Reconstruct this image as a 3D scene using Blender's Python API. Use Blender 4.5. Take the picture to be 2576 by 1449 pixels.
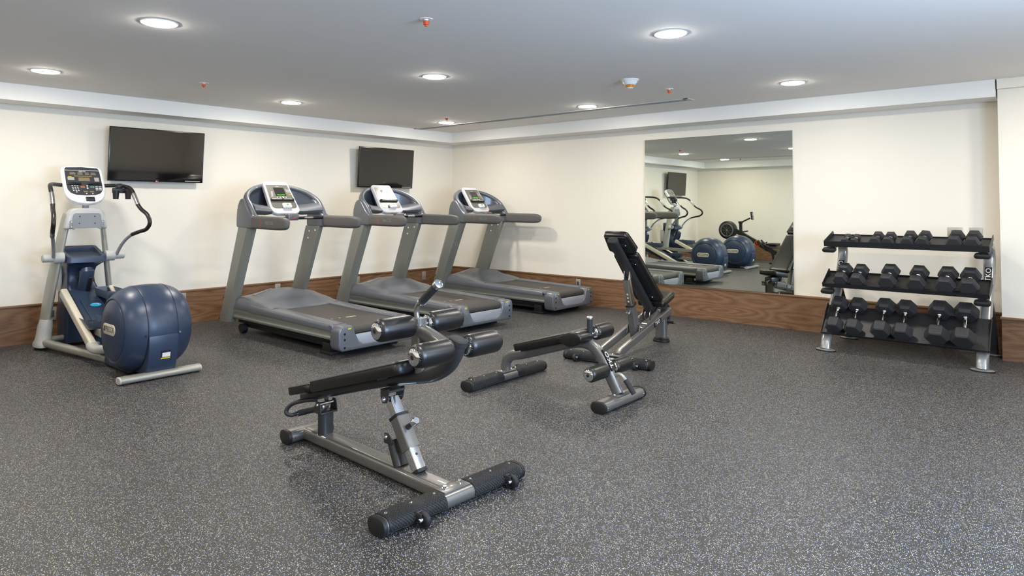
import bpy, bmesh, math, random
from mathutils import Vector, Matrix
random.seed(7)
PI = math.pi
SC = bpy.context.scene
COL = SC.collection
for o in list(bpy.data.objects): bpy.data.objects.remove(o)

# ---------------------------------------------------------------- camera
cam_d = bpy.data.cameras.new('camera'); cam = bpy.data.objects.new('camera', cam_d); COL.objects.link(cam)
SC.camera = cam
CX, CY, CZ = 7.9175, -7.642, 1.35
yaw, pitch, roll = 0.7151, 0.0312, 0.0015
Fv = Vector((-math.sin(yaw)*math.cos(pitch), math.cos(yaw)*math.cos(pitch), math.sin(pitch)))
Rv = Vector((math.cos(yaw), math.sin(yaw), 0)); Uv = Rv.cross(Fv)
R2 = Rv*math.cos(roll) + Uv*math.sin(roll); U2 = -Rv*math.sin(roll) + Uv*math.cos(roll)
cam.matrix_world = Matrix(((R2.x, U2.x, -Fv.x, CX), (R2.y, U2.y, -Fv.y, CY), (R2.z, U2.z, -Fv.z, CZ), (0, 0, 0, 1)))
cam_d.sensor_width = 36; cam_d.lens = 1705.18/2576*36
cam_d.shift_y = (463.73-724.5)/2576
cam_d.clip_start = 0.05; cam_d.clip_end = 60

# ---------------------------------------------------------------- world, daylight, exposure
w = bpy.data.worlds.new('daylight'); SC.world = w; w.use_nodes = True
w.node_tree.nodes['Background'].inputs[0].default_value = (0.55, 0.72, 1.0, 1)
w.node_tree.nodes['Background'].inputs[1].default_value = 1.2
SC.view_settings.view_transform = 'Standard'; SC.view_settings.look = 'None'
SC.view_settings.gamma = 1; SC.view_settings.use_curve_mapping = False
SC.view_settings.exposure = 0.09
LAMP = 262.0          # radiance of a downlight diffuser
wl_d = bpy.data.lights.new('window_daylight', 'AREA'); wl_d.shape = 'RECTANGLE'; wl_d.size = 1.5; wl_d.size_y = 2.6
wl_d.energy = 285; wl_d.color = (0.50, 0.70, 1.0)
wl = bpy.data.objects.new('window_daylight', wl_d); COL.objects.link(wl)
wl.location = (9.54, -5.2, 1.45); wl.rotation_euler = (0, math.radians(90), 0)   # light enters through the window toward -x

RX, RY, RZ = 9.4, -9.40, 2.472      # room: x 0..RX, y RY..0, ceiling height
BZ, BD = 2.318, 0.347               # bulkhead underside and depth
WZ = 0.38                           # wood dado height

# ---------------------------------------------------------------- materials
def lin(c):
    c = c/255.0
    return c/12.92 if c <= 0.04045 else ((c+0.055)/1.055)**2.4
def rgb(t): return (lin(t[0]), lin(t[1]), lin(t[2]), 1)
MAT = {}
def mat(name, c, rough=0.5, metal=0.0, coat=0.0, emit=None, es=0.0, spec=0.5, bump=None, var=0.0, bdist=0.002):
    m = bpy.data.materials.new(name); m.use_nodes = True; nt = m.node_tree; b = nt.nodes['Principled BSDF']
    b.inputs['Base Color'].default_value = rgb(c); b.inputs['Roughness'].default_value = rough
    b.inputs['Metallic'].default_value = metal; b.inputs['Coat Weight'].default_value = coat
    b.inputs['Specular IOR Level'].default_value = spec
    if emit: b.inputs['Emission Color'].default_value = rgb(emit); b.inputs['Emission Strength'].default_value = es
    tc = nt.nodes.new('ShaderNodeTexCoord')
    n = nt.nodes.new('ShaderNodeTexNoise'); n.inputs['Scale'].default_value = bump[0] if bump else 30
    n.inputs['Detail'].default_value = 3
    nt.links.new(tc.outputs['Object'], n.inputs['Vector'])
    if bump:
        bp = nt.nodes.new('ShaderNodeBump'); bp.inputs['Strength'].default_value = bump[1]; bp.inputs['Distance'].default_value = bdist
        nt.links.new(n.outputs['Fac'], bp.inputs['Height']); nt.links.new(bp.outputs['Normal'], b.inputs['Normal'])
    if var > 0:
        mx = nt.nodes.new('ShaderNodeMix'); mx.data_type = 'RGBA'
        mx.inputs[6].default_value = tuple(v*(1-var) for v in rgb(c)[:3])+(1,)
        mx.inputs[7].default_value = tuple(min(1, v*(1+var)) for v in rgb(c)[:3])+(1,)
        nt.links.new(n.outputs['Fac'], mx.inputs[0]); nt.links.new(mx.outputs[2], b.inputs['Base Color'])
    MAT[name] = m
    return m
mat('wall_paint', (235, 229, 216), 0.75, bump=(90, 0.08), spec=0.3)
mat('ceiling_paint', (236, 233, 229), 0.85, bump=(70, 0.05), spec=0.2)
mat('bulkhead_paint', (236, 234, 229), 0.8, bump=(70, 0.05), spec=0.2)
mat('frame_gray', (112, 110, 107), 0.32, 0.55, coat=0.35, bump=(600, 0.05))
mat('frame_dark', (50, 50, 52), 0.42, 0.3, coat=0.2, bump=(500, 0.06))
mat('rack_silver', (148, 148, 147), 0.3, 0.55, coat=0.4, bump=(500, 0.04))
mat('chrome', (225, 226, 228), 0.09, 1.0)
mat('chrome_soft', (205, 205, 205), 0.22, 1.0)
mat('leather', (12, 11, 11), 0.36, 0.0, bump=(180, 0.25), spec=0.6, bdist=0.001)
mat('rubber', (24, 24, 25), 0.55, bump=(200, 0.15), spec=0.4)
mat('rubber_soft', (40, 40, 41), 0.7, bump=(260, 0.2), spec=0.35)
mat('hex_rubber', (46, 46, 47), 0.62, bump=(300, 0.2), var=0.08, spec=0.35)
mat('hex_number', (14, 14, 15), 0.6)
mat('shelf_black', (28, 28, 30), 0.48, bump=(250, 0.2), spec=0.5)
mat('plastic_black', (20, 20, 22), 0.4)
mat('tread_blue', (104, 107, 114), 0.38, 0.35, coat=0.15, bump=(400, 0.06))
mat('tread_panel', (72, 77, 88), 0.28, 0.1, coat=0.2)
mat('tread_metal', (136, 138, 131), 0.4, 0.35, coat=0.1, bump=(500, 0.06))
mat('tread_light', (160, 163, 170), 0.45, 0.1)
mat('tread_rubber', (92, 90, 88), 0.6, bump=(400, 0.12))
mat('belt', (62, 59, 55), 0.55, bump=(700, 0.3), var=0.1)
mat('chassis', (26, 26, 27), 0.6)
mat('console_silver', (206, 206, 210), 0.35, 0.1, coat=0.3)
mat('console_face', (98, 97, 90), 0.3, coat=0.3)
mat('screen', (38, 40, 36), 0.12, coat=0.5)
mat('white_plastic', (236, 236, 236), 0.35, coat=0.2)
mat('mark_white', (225, 225, 220), 0.5)
mat('mark_gray', (150, 150, 146), 0.5)
mat('mark_tan', (190, 180, 140), 0.5)
mat('led_green', (90, 190, 40), 0.5, emit=(110, 220, 40), es=0.9)
mat('knob_green', (70, 165, 60), 0.4)
mat('mark_red', (210, 60, 35), 0.5)
mat('mark_orange', (235, 110, 30), 0.5)
mat('mark_teal', (60, 170, 130), 0.5)
mat('sticker_yellow', (205, 185, 40), 0.5)
mat('ell_blue', (44, 58, 82), 0.36, 0.05, coat=0.0, bump=(300, 0.04))
mat('pedal_blue', (70, 82, 102), 0.38)
mat('ell_blue_dark', (24, 34, 54), 0.35, coat=0.2)
mat('ell_silver', (158, 158, 150), 0.35, 0.4, coat=0.2)
mat('ell_gray', (176, 176, 174), 0.42, coat=0.15)
mat('ell_plate', (126, 128, 132), 0.45)
mat('ell_cream', (214, 208, 192), 0.35, 0.2, coat=0.2)
mat('ell_lcd', (120, 108, 82), 0.3)
mat('con_dark', (50, 52, 57), 0.35, coat=0.2)
mat('logo_cyan', (40, 165, 215), 0.4)
mat('tv_frame', (14, 14, 16), 0.25)
mat('tv_screen', (16, 15, 14), 0.05, spec=0.8)
mat('outlet_metal', (172, 168, 158), 0.4, 0.4)
mat('outlet_dark', (70, 70, 72), 0.5)
mat('light_frame', (240, 240, 236), 0.5)
mat('light_glow', (255, 250, 238), 0.5, emit=(255, 248, 236), es=LAMP)
mat('sprinkler_orange', (215, 85, 25), 0.4)
mat('detector_amber', (205, 130, 15), 0.3)
mat('vent_dark', (34, 34, 36), 0.6)
mat('vent_frame', (200, 200, 196), 0.5)
mat('cabinet_white', (190, 192, 196), 0.4)
mat('cabinet_dark', (40, 40, 44), 0.5)
mat('towel_white', (225, 222, 215), 0.9, bump=(150, 0.5))
mat('rower_black', (22, 22, 23), 0.5)
mat('rower_gray', (120, 122, 122), 0.35, 0.4)
mat('window_frame_paint', (225, 225, 225), 0.5)

def floor_material():
    m = bpy.data.materials.new('speckled_rubber_floor'); m.use_nodes = True; nt = m.node_tree; N = nt.nodes; L = nt.links
    b = N['Principled BSDF']; b.inputs['Roughness'].default_value = 0.5; b.inputs['Specular IOR Level'].default_value = 0.42
    tc = N.new('ShaderNodeTexCoord')
    def node(t, **k):
        n = N.new(t)
        for a, v in k.items(): setattr(n, a, v)
        return n
    base = node('ShaderNodeTexNoise'); base.inputs['Scale'].default_value = 2.2; base.inputs['Detail'].default_value = 6
    L.new(tc.outputs['Object'], base.inputs['Vector'])
    mixb = node('ShaderNodeMix', data_type='RGBA'); mixb.inputs[6].default_value = rgb((38, 37, 36)); mixb.inputs[7].default_value = rgb((47, 45, 43))
    L.new(base.outputs['Fac'], mixb.inputs[0])
    prev = mixb.outputs[2]
    for sc, thr, dens, col, off in ((178, 0.26, 0.21, (214, 206, 186), 0.0), (168, 0.26, 0.16, (128, 146, 186), 3.7), (250, 0.30, 0.16, (112, 109, 104), 8.1)):
        mp = node('ShaderNodeMapping'); mp.inputs['Location'].default_value = (off, off*1.3, 0)
        L.new(tc.outputs['Object'], mp.inputs['Vector'])
        # warp a little so the flecks are not round
        nz = node('ShaderNodeTexNoise'); nz.inputs['Scale'].default_value = sc*1.3; nz.inputs['Detail'].default_value = 1
        L.new(mp.outputs['Vector'], nz.inputs['Vector'])
        vm = node('ShaderNodeVectorMath', operation='MULTIPLY_ADD'); vm.inputs[1].default_value = (0.005, 0.005, 0)
        L.new(nz.outputs['Color'], vm.inputs[0]); L.new(mp.outputs['Vector'], vm.inputs[2])
        v = node('ShaderNodeTexVoronoi', voronoi_dimensions='2D'); v.inputs['Scale'].default_value = sc
        L.new(vm.outputs[0], v.inputs['Vector'])
        sep = node('ShaderNodeSeparateColor'); L.new(v.outputs['Color'], sep.inputs[0])
        lt = node('ShaderNodeMath', operation='LESS_THAN'); lt.inputs[1].default_value = thr; L.new(v.outputs['Distance'], lt.inputs[0])
        ld = node('ShaderNodeMath', operation='LESS_THAN'); ld.inputs[1].default_value = dens; L.new(sep.outputs[0], ld.inputs[0])
        mu = node('ShaderNodeMath', operation='MULTIPLY'); L.new(lt.outputs[0], mu.inputs[0]); L.new(ld.outputs[0], mu.inputs[1])
        mx = node('ShaderNodeMix', data_type='RGBA'); L.new(mu.outputs[0], mx.inputs[0]); L.new(prev, mx.inputs[6]); mx.inputs[7].default_value = rgb(col)
        prev = mx.outputs[2]
    L.new(prev, b.inputs['Base Color'])
    bn = node('ShaderNodeTexNoise'); bn.inputs['Scale'].default_value = 220; L.new(tc.outputs['Object'], bn.inputs['Vector'])
    bp = node('ShaderNodeBump'); bp.inputs['Strength'].default_value = 0.25; bp.inputs['Distance'].default_value = 0.0015
    L.new(bn.outputs['Fac'], bp.inputs['Height']); L.new(bp.outputs['Normal'], b.inputs['Normal'])
    MAT['floor'] = m
floor_material()

def wood_material(name, dark, mid, light, scale=(0.42, 0.42, 2.6), cath=True):
    m = bpy.data.materials.new(name); m.use_nodes = True; nt = m.node_tree; N = nt.nodes; L = nt.links
    b = N['Principled BSDF']; b.inputs['Roughness'].default_value = 0.42; b.inputs['Specular IOR Level'].default_value = 0.45
    tc = N.new('ShaderNodeTexCoord')
    mp = N.new('ShaderNodeMapping'); mp.inputs['Scale'].default_value = scale
    L.new(tc.outputs['Object'], mp.inputs['Vector'])
    n1 = N.new('ShaderNodeTexNoise'); n1.inputs['Scale'].default_value = 1.7; n1.inputs['Detail'].default_value = 1.5; n1.inputs['Roughness'].default_value = 0.45
    L.new(mp.outputs['Vector'], n1.inputs['Vector'])
    mul = N.new('ShaderNodeMath'); mul.operation = 'MULTIPLY'; mul.inputs[1].default_value = 26.0 if cath else 10.0; L.new(n1.outputs['Fac'], mul.inputs[0])
    fr = N.new('ShaderNodeMath'); fr.operation = 'PINGPONG'; fr.inputs[1].default_value = 1.0; L.new(mul.outputs[0], fr.inputs[0])
    mp2 = N.new('ShaderNodeMapping'); mp2.inputs['Scale'].default_value = (3.0, 3.0, 60.0)
    L.new(tc.outputs['Object'], mp2.inputs['Vector'])
    n2 = N.new('ShaderNodeTexNoise'); n2.inputs['Scale'].default_value = 3.0; n2.inputs['Detail'].default_value = 4
    L.new(mp2.outputs['Vector'], n2.inputs['Vector'])
    mx = N.new('ShaderNodeMath'); mx.operation = 'MULTIPLY_ADD'; mx.inputs[1].default_value = 0.30; L.new(fr.outputs[0], mx.inputs[0])
    m2 = N.new('ShaderNodeMath'); m2.operation = 'MULTIPLY'; m2.inputs[1].default_value = 0.75; L.new(n2.outputs['Fac'], m2.inputs[0]); L.new(m2.outputs[0], mx.inputs[2])
    cr = N.new('ShaderNodeValToRGB'); e = cr.color_ramp.elements
    e[0].position = 0.18; e[0].color = rgb(dark); e[1].position = 0.85; e[1].color = rgb(light)
    k = e.new(0.45); k.color = rgb(mid)
    L.new(mx.outputs[0], cr.inputs[0]); L.new(cr.outputs[0], b.inputs['Base Color'])
    MAT[name] = m
wood_material('walnut', (78, 54, 36), (116, 84, 58), (142, 108, 80))
wood_material('walnut_cap', (100, 72, 48), (130, 96, 66), (150, 114, 82), cath=False)

def mirror_material():
    m = bpy.data.materials.new('mirror_glass'); m.use_nodes = True; b = m.node_tree.nodes['Principled BSDF']
    b.inputs['Base Color'].default_value = (0.80, 0.84, 0.76, 1); b.inputs['Metallic'].default_value = 1; b.inputs['Roughness'].default_value = 0.0
    MAT['mirror_glass'] = m
mirror_material()

# ---------------------------------------------------------------- mesh helpers
def V3(*a): return Vector(a)
def frame(o, x, y):
    """matrix with origin o, X axis x, Y axis y (made orthogonal)"""
    x = Vector(x).normalized(); y = Vector(y); z = x.cross(y).normalized(); y = z.cross(x)
    return Matrix(((x.x, y.x, z.x, o[0]), (x.y, y.y, z.y, o[1]), (x.z, y.z, z.z, o[2]), (0, 0, 0, 1)))
def smooth(pts, n=6):
    P = [Vector(p) for p in pts]; out = []
    for i in range(len(P)-1):
        p0 = P[max(i-1, 0)]; p1 = P[i]; p2 = P[i+1]; p3 = P[min(i+2, len(P)-1)]
        for k in range(n):
            t = k/n
            out.append(0.5*((2*p1)+(p2-p0)*t+(2*p0-5*p1+4*p2-p3)*t*t+(3*p1-p0-3*p2+p3)*t**3))
    out.append(P[-1]); return out
def ell(a, b, n=16, p=2.0):
    r = []
    for i in range(n):
        t = 2*PI*(i+0.5)/n; c, s = math.cos(t), math.sin(t)
        r.append((a*math.copysign(abs(c)**(2/p), c), b*math.copysign(abs(s)**(2/p), s)))
    return r
def rrect(a, b, r, n=4):
    out = []
    for cx, cy, t0 in ((a-r, b-r, 0), (-a+r, b-r, PI/2), (-a+r, -b+r, PI), (a-r, -b+r, 1.5*PI)):
        for i in range(n+1):
            t = t0+PI/2*i/n; out.append((cx+r*math.cos(t), cy+r*math.sin(t)))
    return out
def slot(a, b, n=8):
    """flat-oval outline: half length a (x), half thickness b"""
    out = []
    for i in range(n+1):
        t = -PI/2+PI*i/n; out.append((a-b+b*math.cos(t), b*math.sin(t)))
    for i in range(n+1):
        t = PI/2+PI*i/n; out.append((-a+b+b*math.cos(t), b*math.sin(t)))
    return out
class B:
    def __init__(s): s.bm = bmesh.new()
    def merge(s, t, M=None):
        if M is not None: bmesh.ops.transform(t, matrix=M, verts=t.verts)
        me = bpy.data.meshes.new('t'); t.to_mesh(me); t.free(); s.bm.from_mesh(me); bpy.data.meshes.remove(me); return s
    def box(s, c, d, bev=0.0, seg=2, M=None, rot=None):
        t = bmesh.new(); bmesh.ops.create_cube(t, size=1)
        bmesh.ops.scale(t, vec=Vector(d), verts=t.verts)
        if bev > 0: bmesh.ops.bevel(t, geom=t.edges[:], offset=bev, segments=seg, profile=0.5, affect='EDGES')
        if rot is not None: bmesh.ops.transform(t, matrix=Matrix.Rotation(rot[1], 4, rot[0]), verts=t.verts)
        bmesh.ops.translate(t, vec=Vector(c), verts=t.verts)
        return s.merge(t, M)
    def b2(s, lo, hi, bev=0.0, seg=2, M=None):
        lo = Vector(lo); hi = Vector(hi); return s.box((lo+hi)/2, hi-lo, bev, seg, M)
    def rings(s, rings, cap=True, closed=False, M=None):
        t = bmesh.new(); R = [[t.verts.new(Vector(p)) for p in r] for r in rings]; n = len(R[0])
        m = len(R)
        for i in range(m if closed else m-1):
            a = R[i]; b = R[(i+1) % m]
            for j in range(n):
                t.faces.new((a[j], a[(j+1) % n], b[(j+1) % n], b[j]))
        if cap and not closed: t.faces.new(list(reversed(R[0]))); t.faces.new(R[-1])
        bmesh.ops.recalc_face_normals(t, faces=t.faces)
        return s.merge(t, M)
    def sweep(s, path, prof, side=(0, 1, 0), cap=True, scales=None, M=None):
        P = [Vector(p) for p in path]; side = Vector(side).normalized(); rr = []
        for i, p in enumerate(P):
            t = (P[min(i+1, len(P)-1)]-P[max(i-1, 0)]).normalized()
            sd = (side-t*side.dot(t)).normalized(); nn = t.cross(sd)
            k = scales[i] if scales else 1
            rr.append([p+sd*a*k+nn*b*k for a, b in prof])
        return s.rings(rr, cap, M=M)
    def tube(s, path, r, n=12, cap=True, M=None):
        P = [Vector(p) for p in path]; rr = []; t0 = (P[1]-P[0]).normalized()
        sd = t0.orthogonal().normalized()
        for i, p in enumerate(P):
            t = (P[min(i+1, len(P)-1)]-P[max(i-1, 0)]).normalized()
            sd = (sd-t*sd.dot(t)).normalized(); nn = t.cross(sd); rad = r[i] if isinstance(r, (list, tuple)) else r
            rr.append([p+(sd*math.cos(2*PI*k/n)+nn*math.sin(2*PI*k/n))*rad for k in range(n)])
        return s.rings(rr, cap, M=M)
    def lathe(s, prof, o=(0, 0, 0), axis=(0, 0, 1), n=32, cap=True, M=None):
        """prof: (distance along axis, radius)"""
        ax = Vector(axis).normalized(); a = ax.orthogonal().normalized(); b = ax.cross(a); o = Vector(o)
        rr = [[o+ax*h+(a*math.cos(2*PI*k/n)+b*math.sin(2*PI*k/n))*max(r, 1e-5) for k in range(n)] for h, r in prof]
        return s.rings(rr, cap, M=M)
    def prism(s, pts, th, M=None, bev=0.0, seg=2):
        """outline in local XY, thickness along +-Z"""
        t = bmesh.new(); vs = [t.verts.new((p[0], p[1], -th/2)) for p in pts]; f = t.faces.new(vs)
        r = bmesh.ops.extrude_face_region(t, geom=[f]); bmesh.ops.translate(t, vec=(0, 0, th), verts=[v for v in r['geom'] if isinstance(v, bmesh.types.BMVert)])
        bmesh.ops.recalc_face_normals(t, faces=t.faces)
        if bev > 0:
            ed = [e for e in t.edges if len(e.link_faces) == 2 and e.calc_face_angle(0) > 0.6]
            bmesh.ops.bevel(t, geom=ed, offset=bev, segments=seg, profile=0.5, affect='EDGES')
        return s.merge(t, M)
    def xz(s, pts, y0, y1, bev=0.0, seg=2):
        """outline in the x-z plane extruded from y0 to y1"""
        return s.prism(pts, abs(y1-y0), Matrix(((1, 0, 0, 0), (0, 0, -1, (y0+y1)/2), (0, 1, 0, 0), (0, 0, 0, 1))), bev, seg)
    def yz(s, pts, x0, x1, bev=0.0, seg=2):
        return s.prism(pts, abs(x1-x0), Matrix(((0, 0, 1, (x0+x1)/2), (1, 0, 0, 0), (0, 1, 0, 0), (0, 0, 0, 1))), bev, seg)
    def obj(s, name, m, parent=None, off=None, sharp=38):
        if off: bmesh.ops.translate(s.bm, vec=Vector(off), verts=s.bm.verts)
        lim = math.radians(sharp)
        for f in s.bm.faces: f.smooth = True
        for e in s.bm.edges:
            if len(e.link_faces) == 2 and e.calc_face_angle(0) > lim: e.smooth = False
        me = bpy.data.meshes.new(name); s.bm.to_mesh(me); s.bm.free()
        for k in (m if isinstance(m, (list, tuple)) else [m]): me.materials.append(MAT[k])
        o = bpy.data.objects.new(name, me); COL.objects.link(o)
        if parent is not None: o.parent = parent
        return o
def tag(o, label, cat, group=None):
    o['label'] = label; o['category'] = cat
    if group: o['group'] = group
    return o
def thing(name, label, cat, loc=(0, 0, 0), rz=0, group=None):
    o = bpy.data.objects.new(name, None); COL.objects.link(o); o.location = loc; o.rotation_euler = (0, 0, rz)
    o.empty_display_size = 0.1
    return tag(o, label, cat, group)
def struct(o): o['kind'] = 'structure'; return o
def copy_tree(o, parent=None):
    c = o.copy(); COL.objects.link(c)
    if parent is not None: c.parent = parent
    for ch in list(o.children): copy_tree(ch, c)
    return c
_txt = {}
def text_bm(s, size, M, depth=0.0008, align='CENTER', sx=1.0, shear=0.0):
    key = (s, shear, align)
    if key not in _txt:
        c = bpy.data.curves.new('txt', 'FONT'); c.body = s; c.size = 1; c.align_x = align; c.align_y = 'CENTER'; c.shear = shear
        c.extrude = 0.5; c.resolution_u = 3
        o = bpy.data.objects.new('txt', c); me = bpy.data.meshes.new_from_object(o)
        _txt[key] = me; bpy.data.objects.remove(o); bpy.data.curves.remove(c)
    t = bmesh.new(); t.from_mesh(_txt[key])
    bmesh.ops.scale(t, vec=(size*sx, size, depth), verts=t.verts)
    bmesh.ops.transform(t, matrix=M, verts=t.verts)
    return t
def text(name, s, size, M, m, parent, depth=0.0008, sx=1.0, shear=0.0, off=None, bold=0.0, label=None):
    b = B(); b.merge(text_bm(s, size, M, depth, sx=sx, shear=shear)); o = b.obj(name, m, parent, off)
    if label: o['label'] = label
    return o

# ================================================================ THE ROOM
b = B(); b.b2((-0.2, RY-0.2, -0.1), (RX+0.2, 0.2, 0)); struct(b.obj('floor', 'floor'))
b = B(); b.b2((-0.2, RY-0.2, RZ), (RX+0.2, 0.2, RZ+0.1)); struct(b.obj('ceiling', 'ceiling_paint'))
b = B(); b.b2((-0.12, RY, WZ-0.02), (0, 0, RZ)); struct(b.obj('wall_left', 'wall_paint'))
b = B(); b.b2((-0.12, 0, WZ-0.02), (RX+0.12, 0.12, RZ)); struct(b.obj('wall_back', 'wall_paint'))
b = B(); b.b2((-0.12, RY-0.12, WZ-0.02), (RX+0.12, RY, RZ)); struct(b.obj('wall_front', 'wall_paint'))
b = B()
WY0, WY1, WZ0, WZ1 = -6.5, -3.9, 0.7, 2.2
b.b2((RX, RY, WZ-0.02), (RX+0.12, WY0, RZ)); b.b2((RX, WY1, WZ-0.02), (RX+0.12, 0, RZ))
b.b2((RX, WY0, WZ-0.02), (RX+0.12, WY1, WZ0)); b.b2((RX, WY0, WZ1), (RX+0.12, WY1, RZ)); struct(b.obj('wall_right', 'wall_paint'))
# pilaster on the right of the back wall
PX, PY = 7.243, -0.30
b = B(); b.b2((PX, PY, WZ-0.02), (RX, 0, RZ)); struct(b.obj('wall_pilaster', 'wall_paint'))
# wood dado panels with cap rail
def dado(name, lo, hi, cap_lo, cap_hi):
    b = B(); b.b2(lo, hi); o = struct(b.obj(name, 'walnut'))
    b = B(); b.b2(cap_lo, cap_hi, 0.004, 2); b.obj('cap_rail', 'walnut_cap', o)
T = 0.012
dado('baseboard_left', (-0.12, RY, 0), (0.0, 0, WZ-0.022), (-0.02, RY, WZ-0.022), (T, 0, WZ))
dado('baseboard_back', (0, 0.0, 0), (PX, 0.12, WZ-0.022), (0, -T, WZ-0.022), (PX, 0.02, WZ))
dado('baseboard_pilaster', (PX-0.002, PY-0.004, 0), (RX, 0, WZ-0.022), (PX-T-0.002, PY-T-0.006, WZ-0.022), (RX, 0.0, WZ))
dado('baseboard_front', (0, RY-0.12, 0), (RX, RY, WZ-0.022), (0, RY-0.02, WZ-0.022), (RX, RY+T, WZ))
dado('baseboard_right', (RX, RY, 0), (RX+0.12, 0, WZ-0.022), (RX-T, RY, WZ-0.022), (RX+0.02, 0, WZ))
# bulkheads around the ceiling
b = B(); b.b2((0, RY, BZ), (BD, 0, RZ)); struct(b.obj('trim_1', 'bulkhead_paint'))
b = B(); b.b2((BD, -BD, BZ), (PX-0.012, 0, RZ)); struct(b.obj('trim_2', 'bulkhead_paint'))
b = B(); b.b2((BD, RY, BZ), (RX, RY+BD, RZ)); struct(b.obj('trim_3', 'bulkhead_paint'))
b = B(); b.b2((PX, PY-0.045, 2.385), (RX, PY, RZ)); struct(b.obj('trim_4', 'wall_paint'))
# window in the right wall
b = B(); y0, y1 = WY0, WY1
for lo, hi in (((RX+0.02, y0, WZ0), (RX+0.1, y1, WZ0+0.06)), ((RX+0.02, y0, WZ1-0.06), (RX+0.1, y1, WZ1)), ((RX+0.02, y0, WZ0), (RX+0.1, y0+0.06, WZ1)),
               ((RX+0.02, y1-0.06, WZ0), (RX+0.1, y1, WZ1)), ((RX+0.03, (y0+y1)/2-0.03, WZ0), (RX+0.09, (y0+y1)/2+0.03, WZ1))): b.b2(lo, hi, 0.004)
struct(b.obj('window_1', 'window_frame_paint'))

# ---------------------------------------------------------------- mirror
MX0, MX1, MZ0, MZ1 = 3.548, 5.371, 0.381, 2.182
mr = thing('wall_mirror', 'large frameless rectangular mirror resting on the wood cap rail of the right-hand wall', 'mirror', (MX1, -0.004, MZ0), math.radians(0.6))
b = B(); b.b2((MX0, -0.0145, MZ0), (MX1, -0.0095, MZ1)); b.obj('glass', 'mirror_glass', mr, off=(-MX1, 0.004, -MZ0))
b = B(); b.b2((MX0, -0.0095, MZ0), (MX1, -0.0045, MZ1)); b.bm.verts.ensure_lookup_table()
for v in b.bm.verts:
    if v.co.y > -0.006: v.co.y = -0.0045 + (MX1-v.co.x)*0.0095
b.obj('backing', 'outlet_metal', mr, off=(-MX1, 0.004, -MZ0))

# ---------------------------------------------------------------- ceiling downlights
def downlight():
    t = thing('ceiling_light', '', 'light', (0, 0, RZ))
    b = B(); b.lathe([(-0.005, 0.0985), (-0.006, 0.102), (-0.003, 0.106), (0.001, 0.108), (0.001, 0.096)], n=40, cap=False); b.obj('trim_ring', 'light_frame', t)
    b = B(); b.lathe([(0.0, 0.0985), (-0.006, 0.097), (-0.011, 0.082), (-0.0145, 0.05), (-0.016, 0.0)], n=40, cap=False); b.obj('diffuser', 'light_glow', t)
    return t
LX = (1.26, 3.56, 5.82, 8.1); LY = (-1.33, -3.655, -5.94, -8.15)
lab = {(0, 0): 'small glowing round downlight near the ceiling corner, over the far treadmill by the long vent',
       (1, 0): 'round glowing downlight touching the middle of the long ceiling slot vent',
       (2, 0): 'round glowing downlight near the right bulkhead, above the wall mirror side of the ceiling',
       (0, 1): 'round glowing downlight near the left bulkhead, between the two televisions',
       (1, 1): 'round glowing downlight in the middle of the ceiling, above the middle treadmill',
       (2, 1): 'large glowing round downlight, rightmost of the two nearest the top edge',
       (0, 2): 'round glowing downlight at the far left, near the left bulkhead above the elliptical machine',
       (1, 2): 'large glowing round downlight, leftmost of the two nearest the top edge',
       (2, 2): 'round glowing downlight on the ceiling above the front bench, out of view overhead',
       (3, 0): 'round glowing downlight on the ceiling in front of the pilaster, outside the frame',
       (3, 1): 'round glowing downlight on the ceiling right of the bright pair, outside the frame',
       (3, 2): 'round glowing downlight on the ceiling above the camera, outside the frame',
       (0, 3): 'downlight nearest the front wall corner, seen only in the mirror',
       (1, 3): 'downlight near the front wall bulkhead, second from the left wall',
       (2, 3): 'downlight near the front wall bulkhead, third from the left wall',
       (3, 3): 'downlight near the front wall bulkhead, fourth from the left wall'}
first = downlight(); used = False
for i, x in enumerate(LX):
    for j, y in enumerate(LY):
        if not used: o = first; used = True
        else: o = copy_tree(first)
        o.location = (x, y, RZ); o['label'] = lab[(i, j)]; o['group'] = 'round downlights in the ceiling'

# ---------------------------------------------------------------- sprinklers, detector, slot vents
def sprinkler():
    t = thing('fire_sprinkler', '', 'sprinkler', (0, 0, RZ), 0, 'orange capped ceiling sprinklers')
    b = B(); b.lathe([(0.0, 0.040), (-0.003, 0.040), (-0.004, 0.034), (-0.002, 0.026), (-0.002, 0.014), (-0.012, 0.012), (-0.012, 0.0)], n=24); b.obj('escutcheon', 'light_frame', t)
    b = B(); b.lathe([(-0.010, 0.013), (-0.013, 0.018), (-0.034, 0.0165), (-0.036, 0.010), (-0.044, 0.009), (-0.045, 0.0)], n=16)
    b.box((-0.012, 0, -0.024), (0.012, 0.012, 0.018), 0.002); b.obj('cap', 'sprinkler_orange', t)
    return t
s0 = sprinkler()
for k, (x, y, l) in enumerate(((4.868, -4.922, 'orange capped sprinkler nearest the top edge, alone between the two bright downlights'),
                               (1.718, -4.821, 'orange capped sprinkler between the far left downlight and the left bulkhead'),
                               (4.808, -1.764, 'orange capped sprinkler to the right of the smoke detector'),
                               (1.661, -1.704, 'orange capped sprinkler just above the small downlight by the corner'),
                               (1.7, -8.0, 'orange capped sprinkler near the front wall, seen only in the mirror'))):
    o = s0 if k == 0 else copy_tree(s0); o.location = (x, y, RZ); o['label'] = l; o.rotation_euler.z = 0.7*k
sd = thing('smoke_detector', 'white cone shaped smoke detector with an amber ring on the ceiling', 'detector', (4.772, -2.418, RZ))
b = B(); b.lathe([(0.0, 0.080), (-0.006, 0.080), (-0.012, 0.070), (-0.034, 0.056), (-0.037, 0.057), (-0.040, 0.050), (-0.048, 0.046), (-0.048, 0.0)], n=32); b.obj('housing', 'white_plastic', sd)
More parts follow.
